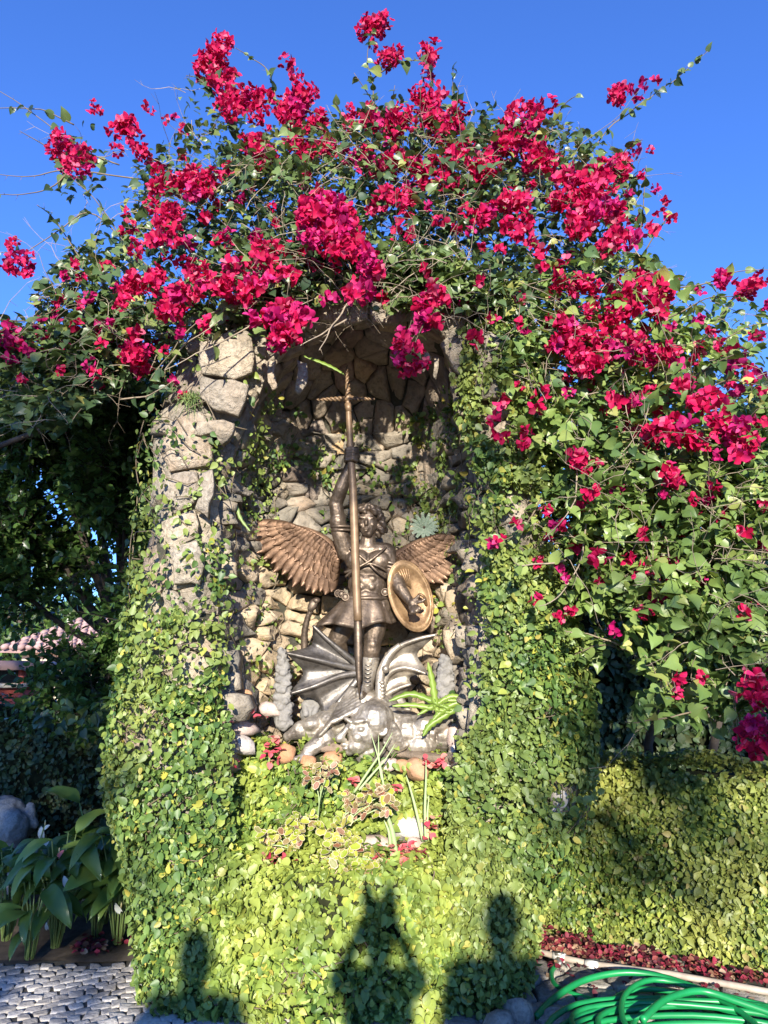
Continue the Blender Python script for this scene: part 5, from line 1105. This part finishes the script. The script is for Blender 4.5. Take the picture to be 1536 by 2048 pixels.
hs1 = thing('hanging_leaf', at(445, 935, 3.75), 'long grey green strap leaf hanging down the left inner wall of the niche', 'plant'); strap(hs1, [(440, 925), (458, 950), (470, 1000), (480, 1035), (500, 1062)], 3.72, .014, M['stalk']); strap(hs1, [(444, 930), (462, 965), (470, 990)], 3.74, .009, M['stalk'])
hs2 = thing('hanging_leaf', at(610, 712, 3.62), 'short bright green strap leaf hanging from the arch of the niche', 'plant'); strap(hs2, [(606, 712), (635, 722), (665, 735), (690, 750)], 3.6, .012, M['strap_leaf'])
M['snake'] = leaf_mat('pale_green_stem', [(0, (.27, .36, .16)), (1, (.36, .44, .21))], None, .45, .05)
sn = thing('cylinder_stem_plant', at(785, 1700, 3.62), 'pale green spear shaped stems rising from the right side of the planting pocket', 'plant')
for pts, r in [([(792, 1706), (784, 1660), (772, 1622), (776, 1600)], .013), ([(782, 1706), (778, 1665), (768, 1640)], .009), ([(846, 1682), (832, 1620), (820, 1575), (812, 1550)], .008), ([(852, 1682), (850, 1620), (852, 1560), (852, 1520)], .008), ([(856, 1680), (855, 1630), (858, 1590)], .006)]:
    P = crom([at(x, y, 3.6) for x, y in pts], 5); m = MB(); m.tube(P, [r * (1 - .85 * (i / (len(P) - 1)) ** 2) for i in range(len(P))], 8); m.build('stem', M['snake'], sn, True)
sn2 = thing('cylinder_stem_plant', at(735, 1600, 3.72), 'thin green reed stems crossing in front of the demon head', 'plant')
for pts, r in [([(708, 1585), (735, 1545), (762, 1505), (785, 1465)], .007), ([(718, 1580), (745, 1548), (770, 1520), (790, 1488)], .006), ([(768, 1575), (760, 1530), (752, 1500), (742, 1468)], .006), ([(764, 1560), (758, 1520), (757, 1470)], .006)]:
    P = crom([at(x, y, 3.64) for x, y in pts], 5); m = MB(); m.tube(P, [r * (1 - .85 * (i / (len(P) - 1)) ** 2) for i in range(len(P))], 7); m.build('stem', M['snake'], sn2, True)
M['coleus'] = leaf_mat('yellow_green_coleus_leaf', [(0, (.26, .33, .03)), (.6, (.40, .44, .05)), (1, (.42, .36, .09))], None, .5, .3)
M['coleus_pink'] = leaf_mat('pink_edged_coleus_leaf', [(0, (.26, .09, .06)), (.5, (.24, .25, .08)), (1, (.34, .15, .12))], None, .5, .3)
M['coleus_edge'] = plain('cream_pink_leaf_edge', (.52, .42, .27), .6, 0, .2, 50)
def cole_leaf(mat, nm):
    V = []; T = []; n = 14
    for i in range(n):
        a = 2 * math.pi * i / n; r = .5 * (1 + .08 * (-1) ** i); V.append((r * .62 * math.sin(a), .5 - r * math.cos(a), .10 * abs(math.sin(a)) + .03 * (-1) ** i))
    V = [(.86 * x, .07 + .86 * y, z) for x, y, z in V] + V + [(0, .5, -.05)]
    for i in range(n):
        j = (i + 1) % n; T += [(2 * n, j, i)]
    me = np_mesh(nm, np.array(V), np.array(T + [t for i in range(n) for t in ((i, (i + 1) % n, n + (i + 1) % n), (i, n + (i + 1) % n, n + i))])); me.materials.append(mat); me.materials.append(M['coleus_edge'])
    idx = np.zeros(len(me.polygons), dtype=np.int32); idx[n:] = 1; me.polygons.foreach_set('material_index', idx); return me
CM = [cole_leaf(M['coleus'], 'leaf'), cole_leaf(M['coleus_pink'], 'leaf')]
def coleus(label, base, heads, Y, kind, sz):
    b = at(*base, Y); t = thing('coleus', b, label, 'plant', 'coleus in the planting pocket')
    for (x, y, n) in heads:
        h = at(x, y, Y - random.uniform(0, .08)); m = MB(); m.tube(crom([b, b.lerp(h, .5) + Vector((random.uniform(-.02, .02), -.02, .02)), h], 4), .003, 5); m.build('stem', M['snake'], t)
        for i in range(int(n * 1.7)):
            a = i * 2.4 + random.uniform(-.5, .5); e = random.uniform(.2, 1); d = Vector((math.cos(a), random.gauss(-.3, .5), .6 * math.sin(a) + random.gauss(-.1, .35))).normalized()
            o = bpy.data.objects.new('leaf', CM[kind if random.random() < .85 else 1 - kind]); COL.objects.link(o); orient(o, t, h + d * .022 * e + Vector((random.gauss(0, .012), random.gauss(0, .02), random.gauss(0, .014))), d, Vector((random.gauss(0, .45), -.7, random.gauss(.8, .4))), sz * .78 * random.uniform(.5, 1.15))
coleus('leafy yellow green coleus at the left of the planting pocket', (590, 1715), [(535, 1668, 8), (560, 1655, 8), (590, 1650, 9), (615, 1640, 8), (545, 1690, 7), (580, 1680, 9), (600, 1665, 8)], 3.58, 0, .062)
coleus('largest yellow green coleus spilling over the front centre of the pocket', (690, 1730), [(650, 1665, 9), (680, 1655, 9), (700, 1690, 10), (660, 1700, 10), (640, 1720, 9), (690, 1730, 10), (720, 1715, 9), (730, 1745, 8), (700, 1680, 9), (745, 1720, 6)], 3.5, 0, .064)
coleus('leggy coleus on bare stems with a pink edged head under the demon', (635, 1650), [(640, 1535, 8), (662, 1538, 9), (625, 1552, 7), (650, 1560, 7)], 3.62, 1, .056)
coleus('pink edged coleus head standing in the middle of the mound', (680, 1660), [(700, 1590, 8), (745, 1585, 9), (765, 1590, 9), (770, 1612, 8), (740, 1610, 9), (705, 1620, 7), (720, 1605, 8)], 3.56, 1, .060)
M['fern'] = leaf_mat('silvery_green_leaf', [(0, (.16, .22, .16)), (1, (.26, .31, .24))], None, .6, .2)
fr = thing('rock_fern', at(848, 1060, 4.15), 'small silvery green fern rooted in the niche wall beside the angel head', 'fern')
P, D, N, S_ = [], [], [], []
for i in range(15):
    a = i * .42; d = Vector((math.cos(a), -.5, math.sin(a) * .8)).normalized(); p = at(848, 1055, 4.12)
    for j in range(8):
        for sgn in (-1, 1): P.append(p + d * .011 * (j + 1)); D.append((d + Vector((-d.z, 0, d.x)) * sgn * .9).normalized()); N.append(Vector((random.gauss(0, .2), -1, .3))); S_.append(.024 * (1 - j * .08))
foliage(fr, P, D, N, S_, M['fern'], singles=0, mass_name='fronds', mass_kind=None)
gt = thing('grass_tuft', at(382, 800, 3.5), 'small wiry grass tuft growing on top of the left pillar', 'plant')
m = MB()
for i in range(70):
    p = at(380 + random.uniform(-14, 14), 798, 3.46); d = Vector((random.gauss(0, .5), random.gauss(-.5, .4), random.gauss(.1, .6))).normalized(); m.tube([p, p + d * .05 + Vector((0, 0, -.005)), p + d * .08 + Vector((0, 0, -.05))], [.0022, .0018, .0004], 3, False)
m.build('blades', M['stalk'], gt)['kind'] = 'stuff'
# ------------------------------------------------------------------ fallen bracts
def litter(name, label, spots, mat, size, par=None, on=None):
    P, D, N, S = [], [], [], []
    for (x, y, rx, ry_, n, z) in spots:
        for _ in range(n):
            a = random.uniform(0, 6.28); q = math.sqrt(random.random()); xx, yy = x + rx * q * math.cos(a), y + ry_ * q * math.sin(a)
            p = gnd(xx, yy, .035 + random.uniform(0, .03)) if z is None else at(xx, yy, z + random.uniform(-.02, .02))
            P.append(p); d = Vector((random.gauss(0, 1), random.gauss(0, 1), random.gauss(0, .3))); D.append(d); N.append(Vector((random.gauss(0, .4), random.gauss(-.3, .4), 1))); S.append(size * random.uniform(.6, 1.2))
    V, T = scatter(BR_V, BR_T, P, D, N, S); o = part(name, V, T, mat); return tag(o, label, cat='petals', kind='stuff')
litter('fallen_bracts', 'drift of fallen dark red bracts at the foot of the right hedge', [(1050, 1880, 50, 40, 620, None), (1130, 1888, 60, 18, 300, None), (1230, 1905, 90, 13, 360, None), (1350, 1925, 100, 12, 200, None), (1480, 1950, 70, 14, 150, None), (1040, 1925, 30, 16, 80, None), (1380, 1990, 140, 40, 30, None), (1250, 1932, 200, 12, 60, None), (1180, 1950, 90, 30, 24, None), (1120, 1860, 80, 20, 60, None)], M['bract_dry'], .031)
litter('fallen_bracts', 'faded pink bracts lying in the planting pocket and on the ledge', [(555, 1725, 32, 18, 40, 3.50), (800, 1708, 50, 24, 70, 3.53), (545, 1500, 18, 30, 26, 3.72), (455, 1530, 16, 20, 18, 3.66), (868, 1525, 26, 12, 22, 3.68), (705, 1560, 12, 10, 8, 3.62), (500, 1430, 40, 8, 16, 3.72), (440, 1445, 12, 8, 8, 3.6), (790, 1575, 12, 8, 8, 3.62), (862, 1650, 16, 30, 16, 3.58)], M['bract_pink'], .036)
litter('fallen_bracts', 'few purple red bracts on the soil under the left plants', [(175, 1895, 40, 14, 50, None), (225, 1875, 60, 12, 30, None), (310, 1870, 20, 10, 16, None)], M['bract_dry'], .035)
# ------------------------------------------------------------------ right foreground: slabs, pipe, hose
M['slab'] = stone_mat('worn_grey_paving', [(0, (.24, .22, .19)), (.5, (.30, .275, .23)), (1, (.35, .32, .27))], (.38, .35, .29), (.10, .09, .075), .5, .5, 1.3)
pv = sheet('stone_path', .3, 3.6, 2.0, 4.02, .014, M['sand'], 12)
def path_map(u, v): return Vector((u, v, .016)), Vector((0, 0, 1))
hl = lambda x: g1.y + (g2.y - g1.y) * (x - g1.x) / (g2.x - g1.x)
for P in voronoi(relax_seeds(190, .25, 3.5, 2.05, 4.0, 1.2), [(.25, 2.05), (3.5, 2.05), (3.5, 4.0), (.25, 4.0)]):
    if len(P) < 3: continue
    u = sum(p[0] for p in P) / len(P); v = sum(p[1] for p in P) / len(P)
    if v > hl(u) - .22: continue
    g = stone_geo(P, path_map, .02, .008, .012, .004, .03, True)
    if g: part('paving_slab', g[0], g[1], M['slab'], pv)
M['pvc'] = plain('dirty_cream_pvc', (.42, .35, .28), .6, 0, .45, 9); M['pvc_white'] = plain('white_pvc_fitting', (.70, .68, .62), .4, 0, .15, 12); M['hose'] = plain('green_garden_hose', (.010, .235, .066), .38, 0, .3, 5)
M['brass'] = metal_mat('worn_steel_tap', (.25, .24, .21), (.45, .43, .38), .4)
pp = thing('water_pipe', gnd(1250, 1935), 'pale plastic water pipe running along the ground at the foot of the hedge', 'pipe')
pts = [gnd(1030, 1890, .055), gnd(1110, 1912, .055), gnd(1180, 1928, .055), gnd(1340, 1948, .055), gnd(1490, 1975, .055), gnd(1620, 2000, .055)]
m = MB(); m.tube(pts, .0145, 10); m.build('tube', M['pvc'], pp, True)
for (xa, ya, xb, yb, r) in ((1108, 1911, 1130, 1917, .022), (1172, 1927, 1196, 1933, .021)):
    m = MB(); m.tube([gnd(xa, ya, .055), gnd(xb, yb, .055)], r, 10); m.build('coupling', M['pvc_white'], pp, True)
m = MB(); q = gnd(1117, 1914, .05); m.tube([q, q + Vector((-.01, -.05, .0)), q + Vector((-.015, -.09, .0))], [.014, .016, .013], 8); m.box(q + Vector((0, -.03, .025)), (.022, .006, .006)); m.build('tap', M['brass'], pp, True)
hc = thing('garden_hose', gnd(1320, 2010), 'bright green garden hose lying in a loose coil on the stone path', 'hose')
def gh(x, y, z): p = gnd(x, y, z); return p
H = []
c0 = gnd(1385, 2085); turns = 13
for i in range(turns * 24):
    a = 2 * math.pi * i / 24; k = i / 24; rx = .42 + .17 * math.sin(k * 2.1) + .08 * nz(k * .7, 2); ryy = .29 + .11 * math.sin(k * 2.9 + 1); ox = .05 * math.sin(k * 1.7) + .10 * nz(k * .4, 9); oy = .05 * math.cos(k * 2.3)
    H.append(Vector((c0.x + ox + rx * math.cos(a), c0.y - .08 + oy + ryy * math.sin(a), .03 + .009 * (int(k) % 4) + .030 * abs(nz(a * .3 + k, 4)) + .0025 * k)))
tail = crom([gnd(1118, 1925, .045), gnd(1103, 1945, .04), gnd(1112, 1972, .035), gnd(1150, 1990, .035), gnd(1200, 2010, .035)], 8)
m = MB(); m.tube(crom([gnd(1118, 1925, .045), gnd(1103, 1945, .04), gnd(1112, 1972, .035), gnd(1150, 1990, .035), gnd(1200, 2015, .035), H[14]] + H[15::3], 4), .0118, 8); m.build('coil', M['hose'], hc, True)
m = MB(); m.tube(crom([gnd(1072, 2034, .04), gnd(1110, 1995, .05), gnd(1170, 1960, .07), gnd(1250, 1945, .09), gnd(1330, 1955, .09), gnd(1420, 1985, .09), gnd(1560, 2020, .06)], 8), .0140, 10); m.build('free_end', M['hose'], hc, True)
m = MB(); m.tube(crom([gnd(1285, 2040, .12), gnd(1330, 2000, .13), gnd(1400, 1982, .13), gnd(1480, 2005, .11), gnd(1580, 2040, .08)], 8), .0140, 10); m.build('outer_loop', M['hose'], hc, True)
for (x, y, r, mt, lab) in [(1285, 2052, (.06, .05, .05), 'slab', 'dark grey pointed stone lying on the hose coil at the bottom edge'), (1130, 2040, (.13, .07, .045), 'slab', 'flat grey rock on the path just left of the hose coil'), (1040, 2035, (.07, .08, .09), 'slab', 'grey rock wedged against the foot of the right pillar'), (1000, 2060, (.07, .05, .07), 'slab', 'dark rock under the creeper at the bottom edge')]:
    rockmesh('rock', gnd(x, y, r[2] * .5), r, M[mt], lab, 'rock')
tt = thing('broken_tile', gnd(1115, 1610) , 'x', 'tile'); bpy.data.objects.remove(tt)
for (x, y, Y, r) in [(1118, 1595, 3.5, (.045, .02, .05)), (1105, 1625, 3.5, (.05, .02, .03))]: rockmesh('facing_stone', at(x, y, Y), r, M['white_rock'], None, parent=grotto)

# ------------------------------------------------------------------ people taking the picture, and the trees behind them
M['skin'] = plain('skin', (.42, .25, .17), .55, 0, .1, 10); M['shirt'] = plain('blue_shirt', (.10, .16, .30), .85, 0, .2, 8); M['trousers'] = plain('dark_trousers', (.05, .05, .06), .9, 0, .2, 8); M['hair_'] = plain('dark_hair', (.025, .018, .013), .7, 0, .3, 40); M['shirt2'] = plain('rust_shirt', (.35, .12, .07), .85, 0, .2, 8); M['phone'] = plain('black_phone', (.02, .02, .022), .2)
def person(x, y, h, arms, label, shirt, cat='person'):
    s = h / 1.72; t = thing('person', (x, y, 0), label, cat)
    def q(a, b, c): return (x + a * s, y + b * s, c * s)
    legs = []
    for k in (-1, 1): legs += [('c', q(.10 * k, 0, .90), .095 * s, q(.11 * k, .01, .50), .062 * s), ('c', q(.11 * k, .01, .50), .06 * s, q(.12 * k, -.01, .09), .042 * s)]
    tor = [('e', q(0, 0, 1.30), (.165 * s, .12 * s, .20 * s)), ('e', q(0, 0, 1.08), (.145 * s, .11 * s, .18 * s)), ('e', q(0, 0, .95), (.17 * s, .12 * s, .12 * s)), ('c', q(-.15, 0, 1.42), .06 * s, q(.15, 0, 1.42), .06 * s), ('c', q(0, 0, 1.42), .05 * s, q(0, .01, 1.55), .048 * s), ('e', q(0, .01, 1.62), (.075 * s, .095 * s, .115 * s)), ('e', q(0, .10, 1.61), (.012 * s, .02 * s, .02 * s)), ('e', q(.078, 0, 1.61), (.012 * s, .02 * s, .03 * s)), ('e', q(-.078, 0, 1.61), (.012 * s, .02 * s, .03 * s))]
    ar = []
    for k in (-1, 1):
        e, w = ((.19 * k, .14, 1.40), (.06 * k, .22, 1.66)) if arms == 'up' else ((.25 * k, -.02, 1.14), (.27 * k, .06, .88))
        ar += [('c', q(.18 * k, 0, 1.42), .055 * s, q(*e), .042 * s), ('c', q(*e), .042 * s, q(*w), .027 * s)]
        hd = (w[0] - .0 * k, w[1] + .02, w[2] + (.05 if arms == 'up' else -.06)); ar.append(('e', q(*hd), (.035 * s, .022 * s, .05 * s)))
        for f in range(4): zz = hd[2] + (.04 if arms == 'up' else -.04); ar.append(('c', q(hd[0] + (f - 1.5) * .018, hd[1], zz), .0095 * s, q(hd[0] + (f - 1.5) * .018 - .01 * k, hd[1] + .02, zz + (.035 if arms == 'up' else -.045)), .008 * s))
        ar.append(('c', q(hd[0] - .03 * k, hd[1], hd[2]), .011 * s, q(hd[0] - .045 * k, hd[1] + .02, hd[2] + .03 * (1 if arms == 'up' else -1)), .009 * s))
    ft = [('c', q(.12 * k, -.04, .045), .045 * s, q(.13 * k, .15, .035), .036 * s) for k in (-1, 1)]
    blob('body', legs + tor + ar + ft, .013, M['skin'], t, 2)
    def gro(p, g): return [(a[0], a[1], a[2] + g, a[3], a[4] + g) if a[0] == 'c' else ('e', a[1], tuple(v + g for v in a[2])) for a in p]
    blob('shirt', gro(tor[:4], .014) + gro([a for a in ar if a[0] == 'c' and a[2] > .05 * s], .012), .013, shirt, t, 2); blob('trousers', gro(legs, .014) + gro([tor[2]], .012), .013, M['trousers'], t, 2); blob('shoes', gro(ft, .012), .013, M['phone'], t, 1)
    blob('hair', [('e', q(0, -.015, 1.655), (.080 * s, .095 * s, .095 * s)), ('e', q(0, -.05, 1.60), (.08 * s, .06 * s, .10 * s))], .012, M['hair_'], t, 1)
    return t
person(-.01, -.24, 1.50, 'up', 'photographer in a blue shirt raising a phone in both hands', M['shirt'])
ph = MB(); ph.box((0, -.045, 1.478), (.072, .004, .036)); tag(ph.build('phone', M['phone'], None), 'black phone held up by the photographer', 'phone')
person(-.80, -1.1, 1.68, 'down', 'companion in a rust shirt standing left of the photographer', M['shirt2'])
person(.53, -1.0, 1.80, 'down', 'companion in a blue shirt standing right of the photographer', M['shirt'])
tree('street_tree', (-3.6, -6.2, 0), 3.0, [(-2.5, -6, 5.0, 1.0, 1.0, 1.1, 1), (-3.6, -6, 5.2, 1.1, 1.0, 1.1, 1), (-4.8, -6, 4.4, 1.2, 1.0, 1.2, 1), (-2.2, -6.2, 3.7, 1.0, .8, .8, .9), (-3.5, -6, 3.8, 1.1, .9, .8, .9)], 2700, .13, M['tree_leaf'], 'leafy tree behind the photographer, shading the left side', world_ells=True, trad=.16)
tree('street_tree', (3.4, -6.6, 0), 3.2, [(1.35, -6, 3.72, .36, .4, .2, .32), (-.1, -6.2, 5.6, .75, .5, .25, .06), (3.2, -6.4, 5.0, .9, .9, .9, .8), (4.2, -6.6, 5.2, 1.2, 1, 1.1, 1), (3.0, -6.6, 5.9, 1.0, .8, .6, .5)], 3600, .12, M['tree_leaf'], 'second leafy tree added unseen behind the photographer to shade the right side', world_ells=True, trad=.15, gap=.9)  # added out of view; low clumps placed to block sun on hedge and niche
